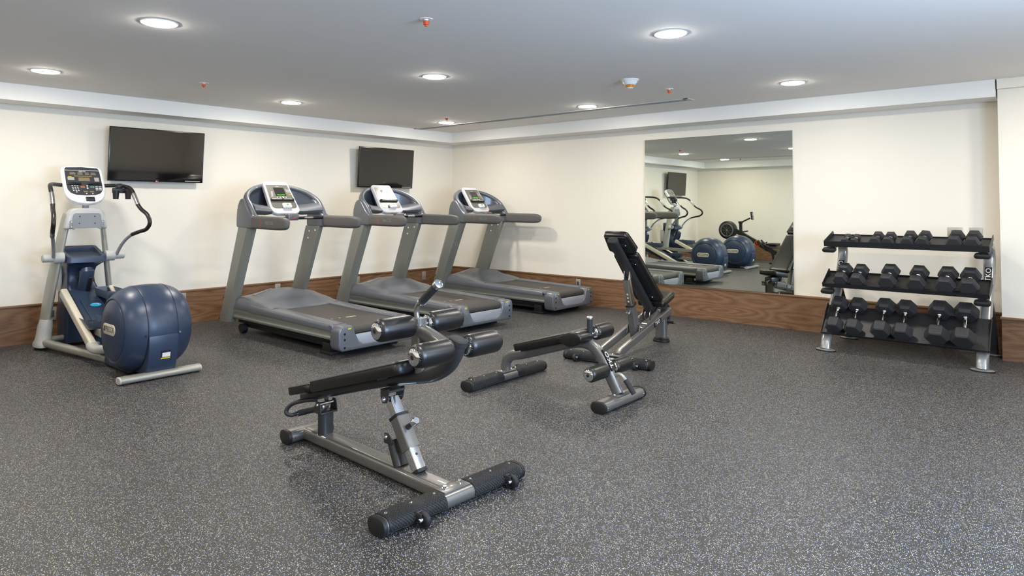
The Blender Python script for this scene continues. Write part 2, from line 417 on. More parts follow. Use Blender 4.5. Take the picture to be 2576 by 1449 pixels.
b = B(); b.lathe([(-0.047, 0.0425), (-0.049, 0.0435), (-0.070, 0.037), (-0.070, 0.0)], n=32); b.obj('amber_ring', 'detector_amber', sd)
b = B(); b.lathe([(-0.069, 0.030), (-0.078, 0.022), (-0.079, 0.0)], n=32); b.obj('tip', 'white_plastic', sd)
def vent(name, x0, x1, yc, label):
    t = thing(name, label, 'vent', ((x0+x1)/2, yc, RZ)); off = (-(x0+x1)/2, -yc, -RZ)
    b = B(); b.b2((x0, yc-0.062, RZ-0.002), (x1, yc+0.062, RZ-0.0005)); b.obj('slot_backing', 'vent_dark', t, off)
    b = B(); b.b2((x0-0.01, yc-0.07, RZ-0.007), (x1+0.01, yc-0.060, RZ)); b.b2((x0-0.01, yc+0.060, RZ-0.007), (x1+0.01, yc+0.07, RZ))
    b.b2((x0-0.02, yc-0.07, RZ-0.007), (x0+0.04, yc+0.07, RZ)); b.b2((x1-0.04, yc-0.07, RZ-0.007), (x1+0.02, yc+0.07, RZ)); b.obj('frame', 'vent_frame', t, off)
    for yy in (-0.02, 0.02):
        b = B(); b.b2((x0, yc+yy-0.004, RZ-0.005), (x1, yc+yy+0.004, RZ-0.001)); b.obj('slat', 'vent_frame', t, off)
vent('slot_vent', 0.37, 4.67, -1.055, 'long narrow slot vent in the ceiling running beside the right bulkhead')
vent('slot_vent', 0.37, 4.67, -7.9, 'long narrow slot vent near the front wall, seen only in the mirror')

# ---------------------------------------------------------------- wall outlets
def outlet(w_, h_, dark=True):
    t = thing('wall_outlet', '', 'outlet')
    b = B(); b.box((0, 0.004, 0), (w_, 0.009, h_), 0.003, 2); b.obj('plate', 'outlet_metal', t)
    if dark:
        b = B(); b.box((0, 0.009, 0), (w_*0.5, 0.006, h_*0.5), 0.001, 1); b.obj('socket', 'outlet_dark', t)
    return t
# local +y points out of the wall
def put_outlet(o, x, y, z, rz, l): o.location = (x, y, z); o.rotation_euler.z = rz; o['label'] = l; o['group'] = 'metal wall plates'
oa = outlet(0.075, 0.13); op_ = outlet(0.075, 0.13, False); put_outlet(op_, 0, -4.245, 0.285, -PI/2, 'metal outlet plate on the wood panel just right of the big blue drum')
for k, (x, y, z, rz, l) in enumerate(((0, -5.52, 0.265, -PI/2, 'metal outlet plate on the wood panel behind the left upright of the elliptical'),
                      (0, -3.065, 0.29, -PI/2, 'metal outlet plate on the wood panel behind the hood of the nearest treadmill'),
                      (0, -1.84, 0.285, -PI/2, 'metal outlet plate on the wood panel behind the hood of the middle treadmill'),
                      (0, -0.6, 0.265, -PI/2, 'metal outlet plate on the wood panel left of the farthest treadmill'),
                      (2.489, 0, 0.28, PI, 'metal outlet plate with dark socket on the right-hand wall beyond the farthest treadmill belt'),
                      (2.5, RY, 0.26, 0, 'metal outlet plate on the front wall behind the rower, seen in the mirror'))):
    put_outlet(oa if k == 0 else copy_tree(oa if k in (4, 5) else op_), x, y, z, rz, l)
ob = outlet(0.12, 0.12); put_outlet(ob, 6.865, 0, 1.09, PI, 'pale metal plate with dark slot behind the second last dumbbell on the top shelf')
oc = outlet(0.10, 0.10, False); put_outlet(oc, 7.03, 0, 1.10, PI, 'plain pale metal plate behind the last dumbbell on the top shelf')

# ---------------------------------------------------------------- televisions
def television():
    t = thing('television', '', 'television')   # local: +y out of the wall, z up, origin at centre of mount on the wall
    a = math.radians(4.0)
    M = Matrix.Translation((0, 0.108, 0)) @ Matrix.Rotation(-a, 4, 'X')
    W, H = 0.992, 0.572
    b = B(); b.box((0, 0.0, 0), (W, 0.022, H), 0.004, 2, M=M); b.box((0, -0.022, -0.03), (W*0.86, 0.035, H*0.72), 0.012, 2, M=M); b.obj('casing', 'tv_frame', t)
    b = B(); b.box((0, 0.0115, 0.002), (W-0.022, 0.0015, H-0.026), M=M); b.obj('screen', 'tv_screen', t)
    b = B(); b.b2((-0.14, 0.001, -0.13), (0.14, 0.012, 0.13), 0.002); b.b2((-0.06, 0.001, -0.06), (0.06, 0.085, 0.06)); b.obj('wall_bracket', 'rubber', t)
    Mt = M @ frame((0, 0.0130, -H/2+0.0075), (-1, 0, 0), (0, 0, 1))
    text('lettering', 'LG', 0.014, Mt, 'mark_white', t)
    b = B(); b.lathe([(0, 0.0055), (0.001, 0.0055)], o=M @ Vector((0.014, 0.0122, -H/2+0.0075)), axis=M.to_3x3() @ Vector((0, 1, 0)), n=16); b.obj('logo_badge', 'mark_white', t)
    b = B(); b.box((0, 0.004, -H/2-0.004), (0.05, 0.012, 0.006), 0.002, M=M); b.obj('status_light', 'mark_red', t)
    b = B(); b.box((-0.38, 0.0125, -H/2+0.016), (0.17, 0.001, 0.010), M=M); b.obj('sticker', 'mark_gray', t)
    b = B(); b.box((0.08, 0.008, H/2+0.001), (0.09, 0.012, 0.003), 0.001, M=M); b.obj('top_clip', 'mark_gray', t)
    return t
tv = television()
for k, (y, l) in enumerate(((-4.578, 'black flat television high on the left wall, above and right of the elliptical'),
                            (-1.425, 'black flat television near the room corner, behind the middle treadmill console'),
                            (-7.95, 'black flat television farthest left on the wall, seen only in the mirror'))):
    o = tv if k == 0 else copy_tree(tv); o.location = (0, y, 1.889); o.rotation_euler.z = -PI/2; o['label'] = l; o['group'] = 'wall televisions'

# ================================================================ TREADMILL  (x: away from the left wall, y: across, z up)
def treadmill():
    ox = 1.75
    t = thing('treadmill', '', 'treadmill'); OFF = (-ox, 0, 0)
    # chassis
    b = B(); b.b2((0.93, -0.355, 0.10), (2.80, 0.355, 0.235), 0.006); b.b2((1.0, -0.33, 0.06), (2.5, -0.22, 0.11), 0.004); b.b2((1.0, 0.22, 0.06), (2.5, 0.33, 0.11), 0.004)
    b.b2((0.80, -0.40, 0.14), (1.10, 0.40, 0.30), 0.01); b.obj('chassis', 'chassis', t, OFF)
    for s in (-1, 1):
        b = B(); b.lathe([(-0.03, 0.045), (-0.035, 0.05), (0.02, 0.05), (0.025, 0.045)], o=(1.06, s*0.36, 0.052), axis=(0, 1, 0), n=24); b.obj('wheel', 'rubber', t, OFF)
        b = B(); b.b2((2.50, s*0.335-0.05, 0.0), (2.68, s*0.335+0.05, 0.03), 0.006); b.b2((2.53, s*0.335-0.04, 0.02), (2.65, s*0.335+0.04, 0.11), 0.006); b.obj('foot', 'rubber', t, OFF)
        # extruded side rail
        pr = [(0.365, 0.150), (0.412, 0.150), (0.418, 0.172), (0.410, 0.182), (0.410, 0.205), (0.420, 0.222), (0.420, 0.262), (0.365, 0.262)]
        b = B(); b.yz([(s*a, c) for a, c in pr], 0.92, 2.79, 0.0015, 1)
        b.obj('side_rail', 'tread_metal', t, OFF)
        # foot rail cover
        b = B(); rr = []
        for x, zt, zb in ((1.30, 0.340, 0.25), (1.50, 0.325, 0.25), (1.70, 0.314, 0.248), (2.20, 0.300, 0.240), (2.735, 0.288, 0.232)):
            rr.append([(x, s*a, c) for a, c in ((0.262, zt-0.03), (0.268, zt-0.006), (0.285, zt), (0.402, zt), (0.421, zt-0.008), (0.430, zt-0.022), (0.430, zb), (0.40, zb-0.004), (0.262, zb))])
        b.rings(rr); b.obj('foot_rail', 'tread_blue', t, OFF)
    # belt
    b = B(); p = []
    rz = 0.232
    def beltz(x): return 0.300-0.030*(x-1.3)/1.5
    for x in (1.28, 1.6, 2.0, 2.4, 2.78): p.append((x, 0, beltz(x)-0.002))
    for k in range(1, 9): an = PI/2-PI*k/8; p.append((2.80+0.040*math.cos(an), 0, beltz(2.8)-0.042+0.040*math.sin(an)))
    p.append((2.6, 0, 0.185))
    b.sweep(p, [(-0.262, -0.003), (0.262, -0.003), (0.262, 0.003), (-0.262, 0.003)]); b.obj('running_belt', 'belt', t, OFF)
    b = B(); b.lathe([(-0.28, 0.0), (-0.28, 0.036), (0.28, 0.036), (0.28, 0.0)], o=(2.80, 0, beltz(2.8)-0.042), axis=(0, 1, 0), n=24); b.obj('roller', 'rubber', t, OFF)
    # markings on the belt
    for x in (1.62, 2.42):
        for q, (yy, l, wd) in enumerate(((-0.20, 0.03, 0.012), (-0.12, 0.03, 0.012), (-0.0, 0.030, 0.11))):
            b = B(); b.box((x+0.01*q, yy, beltz(x)+0.0018-0.0002*q), (l, wd, 0.0006)); b.obj('belt_marking', 'mark_tan', t, OFF)
    # motor hood as a height field
    b = B(); tb = bmesh.new(); xs = [0.90, 0.93, 0.97, 1.03, 1.10, 1.18, 1.26, 1.34, 1.42, 1.50, 1.58, 1.64, 1.68]; ys = [-0.425, -0.42, -0.40, -0.36, -0.31, -0.27, -0.23, -0.16, -0.08, 0, 0.08, 0.16, 0.23, 0.27, 0.31, 0.36, 0.40, 0.42, 0.425]
    def interp(x, T_):
        for (a, va), (c, vc) in zip(T_, T_[1:]):
            if x <= c: u = (x-a)/(c-a); u = u*u*(3-2*u); return va+(vc-va)*u
        return T_[-1][1]
    def hz(x, y):
        side = interp(x, [(0.90, 0.26), (1.0, 0.385), (1.15, 0.392), (1.35, 0.362), (1.68, 0.322)])
        cen = interp(x, [(0.90, 0.29), (1.02, 0.425), (1.15, 0.455), (1.28, 0.452), (1.45, 0.375), (1.62, 0.304), (1.68, 0.300)])
        k = max(0.0, min(1.0, (abs(y)-0.20)/0.17)) if x > 1.3 else max(0.0, min(1.0, (abs(y)-0.05)/0.33))
        k = k*k*(3-2*k); z = cen+(side-cen)*k
        if abs(y) >= 0.42: z -= 0.022
        elif abs(y) >= 0.40: z -= 0.004
        if abs(y) >= 0.4249: z = 0.262
        return z
    G = [[tb.verts.new((x, y, hz(x, y))) for y in ys] for x in xs]
    Lw = [[tb.verts.new((x, y, 0.255)) for y in ys] for x in xs]
    nx, ny = len(xs), len(ys)
    for i in range(nx-1):
        for j in range(ny-1):
            tb.faces.new((G[i][j], G[i+1][j], G[i+1][j+1], G[i][j+1])); tb.faces.new((Lw[i][j], Lw[i][j+1], Lw[i+1][j+1], Lw[i+1][j]))
    for i in range(nx-1):
        tb.faces.new((G[i][0], Lw[i][0], Lw[i+1][0], G[i+1][0])); tb.faces.new((G[i][-1], G[i+1][-1], Lw[i+1][-1], Lw[i][-1]))
    for j in range(ny-1):
        tb.faces.new((G[0][j], G[0][j+1], Lw[0][j+1], Lw[0][j])); tb.faces.new((G[-1][j], Lw[-1][j], Lw[-1][j+1], G[-1][j+1]))
    bmesh.ops.recalc_face_normals(tb, faces=tb.faces)
    b.merge(tb); h = b.obj('motor_hood', 'tread_blue', t, OFF, sharp=50)
    b = B(); b.rings([[(xx, yy, hz(xx, yy)+dz) for yy, dz in ((-0.30, 0.0), (-0.30, 0.003), (-0.22, 0.003), (-0.15, 0.003), (-0.10, 0.003), (-0.10, 0.0), (-0.15, 0.0), (-0.22, 0.0))] for xx in (1.115, 1.14, 1.165)]); b.obj('label_strip', 'mark_gray', h, OFF)
    # rear end cap
    o1 = [(-0.40, 0.062), (-0.425, 0.085), (-0.435, 0.12), (-0.435, 0.225), (-0.425, 0.26), (-0.395, 0.285), (-0.30, 0.285), (-0.278, 0.262), (-0.262, 0.215), (-0.245, 0.165), (-0.215, 0.130), (-0.17, 0.112)]
    out = o1+[(-a, c) for a, c in reversed(o1)]
    b = B(); b.yz(out, 2.735, 2.875, 0.014, 3)
    for s in (-1, 1): b.b2((2.70, s*0.35-0.08, 0.235) if s > 0 else (2.70, s*0.35-0.08, 0.235), (2.76, s*0.35+0.08, 0.284), 0.008)
    c_ = b.obj('end_cap', 'tread_blue', t, OFF)
    b = B(); i1 = [(-0.16, 0.105), (-0.205, 0.118), (-0.235, 0.155), (-0.252, 0.195)]
    b.yz(i1+[(-a, c) for a, c in reversed(i1)], 2.835, 2.868, 0.004, 2); b.obj('end_panel', 'tread_light', t, OFF)
    for s in (-1, 1):
        for q, z in enumerate((0.215, 0.165, 0.095)):
            b = B(); b.lathe([(0.0, 0.0105), (0.0015, 0.0105)], o=(2.8755, s*0.375, z), axis=(1, 0, 0), n=14); b.obj('screw_hole', 'plastic_black', c_, OFF)
        b = B(); b.box((2.8762, s*0.325, 0.258), (0.001, 0.034, 0.014)); b.obj('warning_sticker', 'sticker_yellow', c_, OFF)
    # uprights
    for s in (-1, 1):
        b = B(); pr = []
        for z, x0, x1 in ((0.105, 0.665, 0.90), (0.60, 0.855, 1.10), (1.12, 1.05, 1.325)):
            yi, yo = s*0.372, s*0.452
            pr.append([(x0, yi, z), (x0, yo-s*0.02, z), (x0+0.045, yo, z), (x1-0.05, yo, z), (x1, yo-s*0.03, z), (x1, yi, z)])
        b.rings(pr); u = b.obj('upright', 'tread_metal', t, OFF, sharp=20)
        for q, (x, z) in enumerate(((0.79, 0.36), (0.70, 0.13))):
            b = B(); b.lathe([(0, 0.009), (0.002, 0.009)], o=(x, s*0.452, z), axis=(0, s, 0), n=14); b.obj('bolt', 'plastic_black', u, OFF)
        for q, (x, z) in enumerate(((1.12, 1.06), (1.24, 1.07), (1.10, 0.98))):
            b = B(); b.lathe([(0, 0.012), (0.002, 0.011), (0.003, 0.0)], o=(x, s*0.372, z), axis=(0, -s, 0), n=14); b.obj('bolt', 'chrome', u, OFF)
    # shoulders and arms
    sh = [(1.052, 1.115), (1.052, 1.22), (1.062, 1.30), (1.08, 1.355), (1.108, 1.398), (1.145, 1.422), (1.185, 1.418), (1.225, 1.392), (1.265, 1.345), (1.305, 1.295), (1.345, 1.258), (1.385, 1.243), (1.385, 1.105)]
    for s in (-1, 1):
        b = B(); b.xz(sh, s*0.372, s*0.462, 0.024, 4); b.obj('shoulder_housing', 'tread_blue', t, OFF)
        b = B(); pth = [(1.36, s*0.42, 1.175), (1.55, s*0.42, 1.172), (1.80, s*0.42, 1.170), (1.89, s*0.42, 1.169), (1.94, s*0.42, 1.167), (1.975, s*0.42, 1.164), (1.995, s*0.42, 1.160), (2.005, s*0.42, 1.157)]
        b.sweep(pth, [(a*1.0, c) for a, c in rrect(0.041, 0.066, 0.03, 4)], scales=[1, 1, 1, 0.97, 0.90, 0.77, 0.58, 0.32]); a_ = b.obj('handrail_arm', 'tread_rubber', t, OFF)
        b = B(); b.box((1.557, s*0.4608, 1.172), (0.005, 0.0015, 0.085)); b.obj('red_stripe', 'mark_red', a_, OFF)
        Mt = frame((1.72, s*0.4615, 1.17), (-s*-1 if False else (1 if s < 0 else -1), 0, 0), (0, 0, 1))
        text('lettering', 'PRECOR', 0.05, Mt, 'tread_metal', a_, off=OFF, sx=0.8)
    # arched head: back panel, rim, lower beam
    arch3 = [(1.36, -0.418, 1.20), (1.315, -0.418, 1.275), (1.255, -0.418, 1.345), (1.20, -0.418, 1.392), (1.14, -0.392, 1.440), (1.08, -0.335, 1.487), (1.01, -0.235, 1.528), (0.96, -0.12, 1.550), (0.945, 0, 1.556), (0.96, 0.12, 1.550), (1.01, 0.235, 1.528), (1.08, 0.335, 1.487), (1.14, 0.392, 1.440), (1.20, 0.418, 1.392), (1.255, 0.418, 1.345), (1.315, 0.418, 1.275), (1.36, 0.418, 1.20)]
    am = smooth(arch3, 4)
    b = B(); rr = [[(p.x, p.y, 1.27), (p.x, p.y, p.z), (p.x+0.02, p.y, p.z), (p.x+0.02, p.y, 1.27)] for p in am if p.z > 1.36]
    b.rings(rr); b.obj('head_panel', 'tread_panel', t, OFF)
    b = B(); b.sweep(am, ell(0.040, 0.026, 16, 2.4), side=(1, 0, 0.55)); b.obj('head_rim', 'tread_blue', t, OFF)
    # lower beam sweeping from shoulder to shoulder, deeper in the middle
    b = B(); rr = []
    for y in [-0.40, -0.36, -0.30, -0.22, -0.12, 0, 0.12, 0.22, 0.30, 0.36, 0.40]:
        q = abs(y)/0.40; top = 1.335+0.035*q**3; bot = 1.262+0.012*math.cos(q*PI*2)-0.03*q**4; xb = 1.225+0.125*q**1.3
        xf = 0.95+0.22*q**1.6
        rr.append([(xf, y, bot), (xf, y, top+0.01), (xf+0.07, y, top+0.012), (max(xf+0.10, xb-0.07), y, top-0.004), (xb-0.02, y, top-0.03), (xb, y, (top+bot)/2-0.01), (xb-0.03, y, bot), (xb-0.08, y, bot-0.006)])
    b.rings(rr); b.obj('console_beam', 'tread_blue', t, OFF, sharp=50)
    # cross handle with heart rate grips and safety box
    b = B(); b.tube(smooth([(1.37, -0.385, 1.215), (1.375, -0.2, 1.212), (1.375, 0.2, 1.212), (1.37, 0.385, 1.215)], 4), 0.0165, 14); cb = b.obj('cross_handle', 'plastic_black', t, OFF)
    for s in (-1, 1):
        b = B(); b.tube([(1.376, s*0.14, 1.2125), (1.375, s*0.25, 1.2125)], 0.018, 14); b.obj('pulse_grip', 'chrome_soft', cb, OFF)
    b = B(); b.box((1.375, 0, 1.222), (0.075, 0.13, 0.07), 0.014, 3); sb = b.obj('safety_box', 'tread_blue', t, OFF)
    b = B(); b.box((1.37, 0, 1.258), (0.045, 0.085, 0.004), 0.001); b.obj('stop_switch', 'mark_red', sb, OFF)
    b = B(); b.tube([(1.414, 0.03, 1.222), (1.43, -0.02, 1.205), (1.45, -0.10, 1.195), (1.43, -0.17, 1.19), (1.39, -0.19, 1.20)], 0.0025, 6); b.obj('safety_cord', 'mark_red', sb, OFF)
    # console board
    d = Vector((1.275-1.0, 0, 1.252-1.602)); Lb = d.length
    M = frame(((1.0+1.275)/2, 0, (1.602+1.252)/2), (0, 1, 0), -d)    # X right, Y up the board, Z out
    out = [(-0.128, Lb/2), (0.128, Lb/2)]; W1, W2 = 0.158, 0.172
    out = [(-0.150, Lb/2-0.03), (-0.142, Lb/2-0.009), (-0.12, Lb/2), (0.12, Lb/2), (0.142, Lb/2-0.009), (0.150, Lb/2-0.03), (0.170, -Lb/2+0.09), (0.168, -Lb/2+0.05), (0.15, -Lb/2+0.018), (0.11, -Lb/2), (-0.11, -Lb/2), (-0.15, -Lb/2+0.018), (-0.168, -Lb/2+0.05), (-0.170, -Lb/2+0.09)]
    b = B(); b.prism(out, 0.05, M @ Matrix.Translation((0, 0, -0.01)), 0.010, 3); con = b.obj('console', 'console_silver', t, OFF)
    b = B(); b.prism([(-0.10, 0.13), (0.10, 0.13), (0.115, -0.12), (-0.115, -0.12)], 0.09, M @ Matrix.Translation((0, 0, -0.075)), 0.01); b.obj('console_back', 'tread_panel', con, OFF)
    fo = [(-0.130, Lb/2-0.048), (0.130, Lb/2-0.048), (0.148, -Lb/2+0.115), (0.142, -Lb/2+0.085), (0.115, -Lb/2+0.068), (-0.115, -Lb/2+0.068), (-0.142, -Lb/2+0.085), (-0.148, -Lb/2+0.115)]
    b = B(); b.prism(fo, 0.002, M @ Matrix.Translation((0, 0, 0.0158)), 0.0); b.obj('faceplate', 'console_face', con, OFF)
    b = B(); b.box((0.008, 0.075, 0.0172), (0.125, 0.115, 0.002), M=M); b.obj('screen', 'screen', con, OFF)
    text('display_text', 'TECLA STOP', 0.0195, M @ Matrix.Translation((0.008, 0.030, 0.0186)), 'led_green', con, depth=0.0006, off=OFF, sx=0.85)
    text('lettering', 'PRECOR', 0.010, M @ Matrix.Translation((0, 0.148, 0.0172)), 'mark_white', con, depth=0.0006, off=OFF)
    b = B()
    for r in range(4):
        for c in range(3): b.box((0.092+0.018*c+0.002*r, 0.112-0.016*r, 0.017), (0.009, 0.007, 0.002), 0.0008, 1, M=M)
    b.obj('keypad', 'mark_white', con, OFF)
    b = B()
    for r in range(6): b.box((-0.085-0.003*r, 0.075-0.013*r, 0.017), (0.022, 0.0035, 0.001), M=M)
    b.obj('button_labels', 'mark_white', con, OFF)
    for x, yq in ((-0.045, -0.002), (-0.01, -0.002), (0.06, -0.002), (0.025, 0.006), (0.027, -0.008)):
        b = B(); b.box((x, yq, 0.017), (0.013, 0.010, 0.003), 0.001, 1, M=M); b.obj('button', 'mark_white', con, OFF)
    b = B(); b.box((0.118, 0.034, 0.017), (0.034, 0.005, 0.001), M=M); b.obj('tan_label', 'sticker_yellow', con, OFF)
    b = B(); b.box((0, -0.040, 0.026), (0.270, 0.030, 0.022), 0.004, 2, M=M); rk = b.obj('reading_ledge', 'plastic_black', con, OFF)
    b = B()
    for x in (-0.062, 0.062): b.box((x, -0.040, 0.0375), (0.10, 0.012, 0.002), 0.0008, 1, M=M)
    b.obj('ledge_pads', 'mark_gray', rk, OFF)
    b = B(); b.box((0.02, -0.128, 0.030), (0.105, 0.062, 0.034), 0.014, 3, M=M); kb = b.obj('speed_control', 'white_plastic', con, OFF)
    b = B(); b.box((0.02, -0.122, 0.0475), (0.028, 0.022, 0.003), 0.001, 1, M=M); b.obj('start_button', 'knob_green', kb, OFF)
    return t
tm = treadmill()
for k, (x, y, l) in enumerate(((1.75, -3.70, 'grey motorised treadmill nearest the camera, first of the row right of the elliptical'),
                               (1.705, -2.20, 'grey motorised treadmill in the middle of the row, console in front of the second television'),
                               (1.735, -0.62, 'grey motorised treadmill farthest away, beside the corner and the right-hand wall'))):
    o = tm if k == 0 else copy_tree(tm); o.location = (x, y, 0); o['label'] = l; o['group'] = 'treadmills in a row facing the left wall'

# ================================================================ ELLIPTICAL  (x: away from the left wall, y: across, z up)
def elliptical():
    ox = 1.4
    t = thing('elliptical_trainer', '', 'elliptical'); OFF = (-ox, 0, 0)
    # rear drum, a lathe about the y axis
    DX, DZ = 2.055, 0.365
    half = [(0.0, 0.342), (0.05, 0.341), (0.105, 0.336), (0.1085, 0.334), (0.111, 0.3375 - 0.006), (0.114, 0.334), (0.15, 0.325), (0.19, 0.307), (0.22, 0.286), (0.245, 0.262), (0.252, 0.25), (0.250, 0.244), (0.246, 0.240), (0.250, 0.236), (0.258, 0.225), (0.266, 0.12), (0.268, 0.0)]
    b = B(); b.lathe([(-h, r) for h, r in reversed(half)][:-1]+half, o=(DX, 0, DZ), axis=(0, 1, 0), n=72); dr = b.obj('drum_housing', 'ell_blue', t, OFF, sharp=50)
    for s in (-1, 1):
        b = B(); b.tube([(DX+0.3375*math.cos(a*PI/32), s*0.111, DZ+0.3375*math.sin(a*PI/32)) for a in range(0, 65)], 0.0010, 6, cap=False); b.obj('seam', 'ell_blue_dark', dr, OFF)
        Mp = frame((DX-0.02, s*0.2668, DZ+0.01), (1 if s < 0 else -1, 0, 0), (0, 0, 1))
        b = B(); b.prism(rrect(0.125, 0.042, 0.040, 6), 0.006, Mp, 0.0015); bd = b.obj('badge', 'ell_cream', dr, OFF)
        text('lettering', 'PRECOR', 0.062, Mp @ Matrix.Translation((0.018, 0, 0.0032)), 'plastic_black', bd, off=OFF, sx=0.78)
        b = B()
        for k in range(3): b.prism([(-0.112+0.012*k, -0.02), (-0.106+0.012*k, -0.02), (-0.102+0.012*k, 0.022), (-0.108+0.012*k, 0.022)], 0.001, Mp @ Matrix.Translation((0, 0, 0.0034)))
        b.obj('stripe_mark', 'plastic_black', bd, OFF)
        b = B(); b.lathe([(0, 0.009), (0.003, 0.007), (0.003, 0)], o=(DX+0.331, s*0.128, 0.345), axis=(1, 0, 0), n=12); b.obj('screw', 'chrome' if s > 0 else 'plastic_black', dr, OFF)
    # lower rear panel and its labels
    b = B(); b.xz([(2.05, 0.035), (2.345, 0.035), (2.385, 0.15), (2.400, 0.25), (2.4015, 0.340), (2.36, 0.344), (2.05, 0.344)], -0.108, 0.108, 0.004, 2); rp = b.obj('rear_panel', 'ell_blue', t, OFF)
    Mr = frame((2.3915, 0.018, 0.185), (0, 1, 0), (0.20, 0, 1))
    b = B(); b.box((0, 0, 0.0), (0.075, 0.07, 0.002), M=Mr); st = b.obj('rating_label', 'ell_blue_dark', rp, OFF)
    b = B(); b.box((0.004, 0.0, 0.0015), (0.06, 0.035, 0.001), M=Mr); b.obj('barcode_label', 'mark_white', st, OFF)
    b = B(); b.box((0, -0.027, 0.0015), (0.07, 0.010, 0.001), M=Mr); b.obj('warning_sticker', 'sticker_yellow', st, OFF)
    # rear stabiliser bar
    b = B(); b.sweep([(2.345, -0.295, 0.032), (2.345, 0.295, 0.032)], ell(0.048, 0.028, 18, 2.6), side=(1, 0, 0)); rb = b.obj('rear_bar', 'ell_silver', t, OFF)
    for s in (-1, 1):
        b = B(); b.sweep([(2.345, s*0.294, 0.032), (2.345, s*0.302, 0.032), (2.345, s*0.306, 0.032)], ell(0.048, 0.028, 18, 2.6), side=(1, 0, 0), scales=[1, 0.97, 0.85]); b.obj('end_cap', 'ell_gray', rb, OFF)
        b = B(); b.b2((2.32, s*0.25-0.02, 0.0), (2.37, s*0.25+0.02, 0.012)); b.obj('foot_pad', 'rubber', rb, OFF)
    # base: fairing, side tubes, front bar
    b = B(); b.xz([(1.48, 0.02), (2.1, 0.02), (2.1, 0.16), (1.75, 0.135), (1.55, 0.075)], -0.15, 0.15, 0.01, 2); b.obj('base_fairing', 'ell_blue_dark', t, OFF)
    for s in (-1, 1):
        b = B(); b.sweep(smooth([(0.40, s*0.30, 0.075), (0.7, s*0.262, 0.068), (1.1, s*0.19, 0.060), (1.6, s*0.12, 0.055)], 6), ell(0.036, 0.036, 16, 2.3), side=(0, 1, 0)); b.obj('base_tube', 'ell_silver', t, OFF)
    b = B(); b.tube([(0.42, -0.28, 0.085), (0.42, 0.28, 0.085)], 0.028, 16); b.obj('front_cross_bar', 'ell_silver', t, OFF)
    # columns, feet
    for s in (-1, 1):
        b = B(); b.sweep(smooth([(0.435, s*0.297, 0.10), (0.452, s*0.265, 0.42), (0.485, s*0.215, 0.80), (0.525, s*0.155, 1.20), (0.532, s*0.143, 1.26)], 5), ell(0.028, 0.068, 22, 2.4), scales=[1.0-0.022*max(0, k-8) for k in range(21)], side=(-0.289 if s < 0 else 0.289, 0.957, 0)); b.obj('column', 'ell_silver', t, OFF)
        b = B(); rr = []
        for z, cx, hx, hy in ((0.03, 0.415, 0.125, 0.062), (0.06, 0.42, 0.125, 0.066), (0.085, 0.43, 0.10, 0.062), (0.105, 0.438, 0.086, 0.062), (0.14, 0.440, 0.084, 0.060), (0.22, 0.442, 0.082, 0.058), (0.255, 0.444, 0.077, 0.052), (0.28, 0.445, 0.071, 0.046)):
            yy = 0.302-0.03*(z/0.275)
            rr.append([(cx+a, s*yy+c, z) for a, c in ell(hx, hy, 24, 2.3)])
        b.rings(rr); sk = b.obj('column_foot', 'ell_gray', t, OFF)
        b = B(); b.lathe([(0, 0.045), (0.03, 0.05)], o=(0.40, s*0.302, 0.0), axis=(0, 0, 1), n=20); b.obj('foot_pad', 'rubber', sk, OFF)
    # cross head with plate
    b = B(); rr = []
    out = [(-0.182, 1.12), (-0.170, 1.20), (-0.155, 1.268), (-0.135, 1.302), (-0.10, 1.318), (0.10, 1.318), (0.135, 1.302), (0.155, 1.268), (0.170, 1.20), (0.182, 1.12), (0.115, 1.12), (0.105, 1.20), (-0.105, 1.20), (-0.115, 1.12)]
    b.yz(out, 0.500, 0.605, 0.018, 4); b.obj('cross_head', 'ell_gray', t, OFF)
    b = B(); b.yz([(-0.132, 1.125), (-0.115, 1.255), (-0.098, 1.272), (0.098, 1.272), (0.115, 1.255), (0.132, 1.125), (0.110, 1.115), (0.095, 1.130), (-0.095, 1.130), (-0.110, 1.115)], 0.605, 0.613, 0.002, 1); pl = b.obj('mounting_plate', 'ell_plate', t, OFF)
    for y, z in ((-0.063, 1.24), (0.063, 1.24), (-0.066, 1.175), (0.066, 1.175)):
        b = B(); b.lathe([(0, 0.006), (0.0015, 0.006)], o=(0.613, y, z), axis=(1, 0, 0), n=12); b.obj('hole', 'plastic_black', pl, OFF)
    for s in (-1, 1):
        b = B(); b.box((0.612, s*0.132, 1.165), (0.012, 0.026, 0.075), 0.004, 2); br = b.obj('side_bracket', 'ell_plate', pl, OFF)
        for z in (1.142, 1.188):
            b = B(); b.lathe([(0, 0.009), (0.004, 0.006), (0.004, 0)], o=(0.618, s*0.132, z), axis=(1, 0, 0), n=12); b.obj('bolt', 'chrome', br, OFF)
    b = B(); b.lathe([(1.305, 0.034), (1.315, 0.028), (1.40, 0.027)], o=(0.555, 0, 0), axis=(0, 0, 1), n=20); b.obj('neck', 'ell_plate', t, OFF)
    # console: X right, Y up the face, Z out of the face
    M = frame((0.505, 0.0, 1.535), (0, 1, 0), (-0.60, 0, 1)) @ Matrix.Diagonal((1.01, 1.10, 1, 1))
    o_ = [(-0.150, 0.190), (-0.10, 0.199), (0, 0.202), (0.10, 0.199), (0.150, 0.190), (0.168, 0.176), (0.174, 0.15), (0.176, 0.0), (0.172, -0.07), (0.158, -0.115), (0.13, -0.15), (0.08, -0.176), (0, -0.188), (-0.08, -0.176), (-0.13, -0.15), (-0.158, -0.115), (-0.172, -0.07), (-0.176, 0.0), (-0.174, 0.15), (-0.168, 0.176)]
    b = B(); b.prism(o_, 0.055, M @ Matrix.Translation((0, 0, -0.015)), 0.013, 3); con = b.obj('console', 'white_plastic', t, OFF)
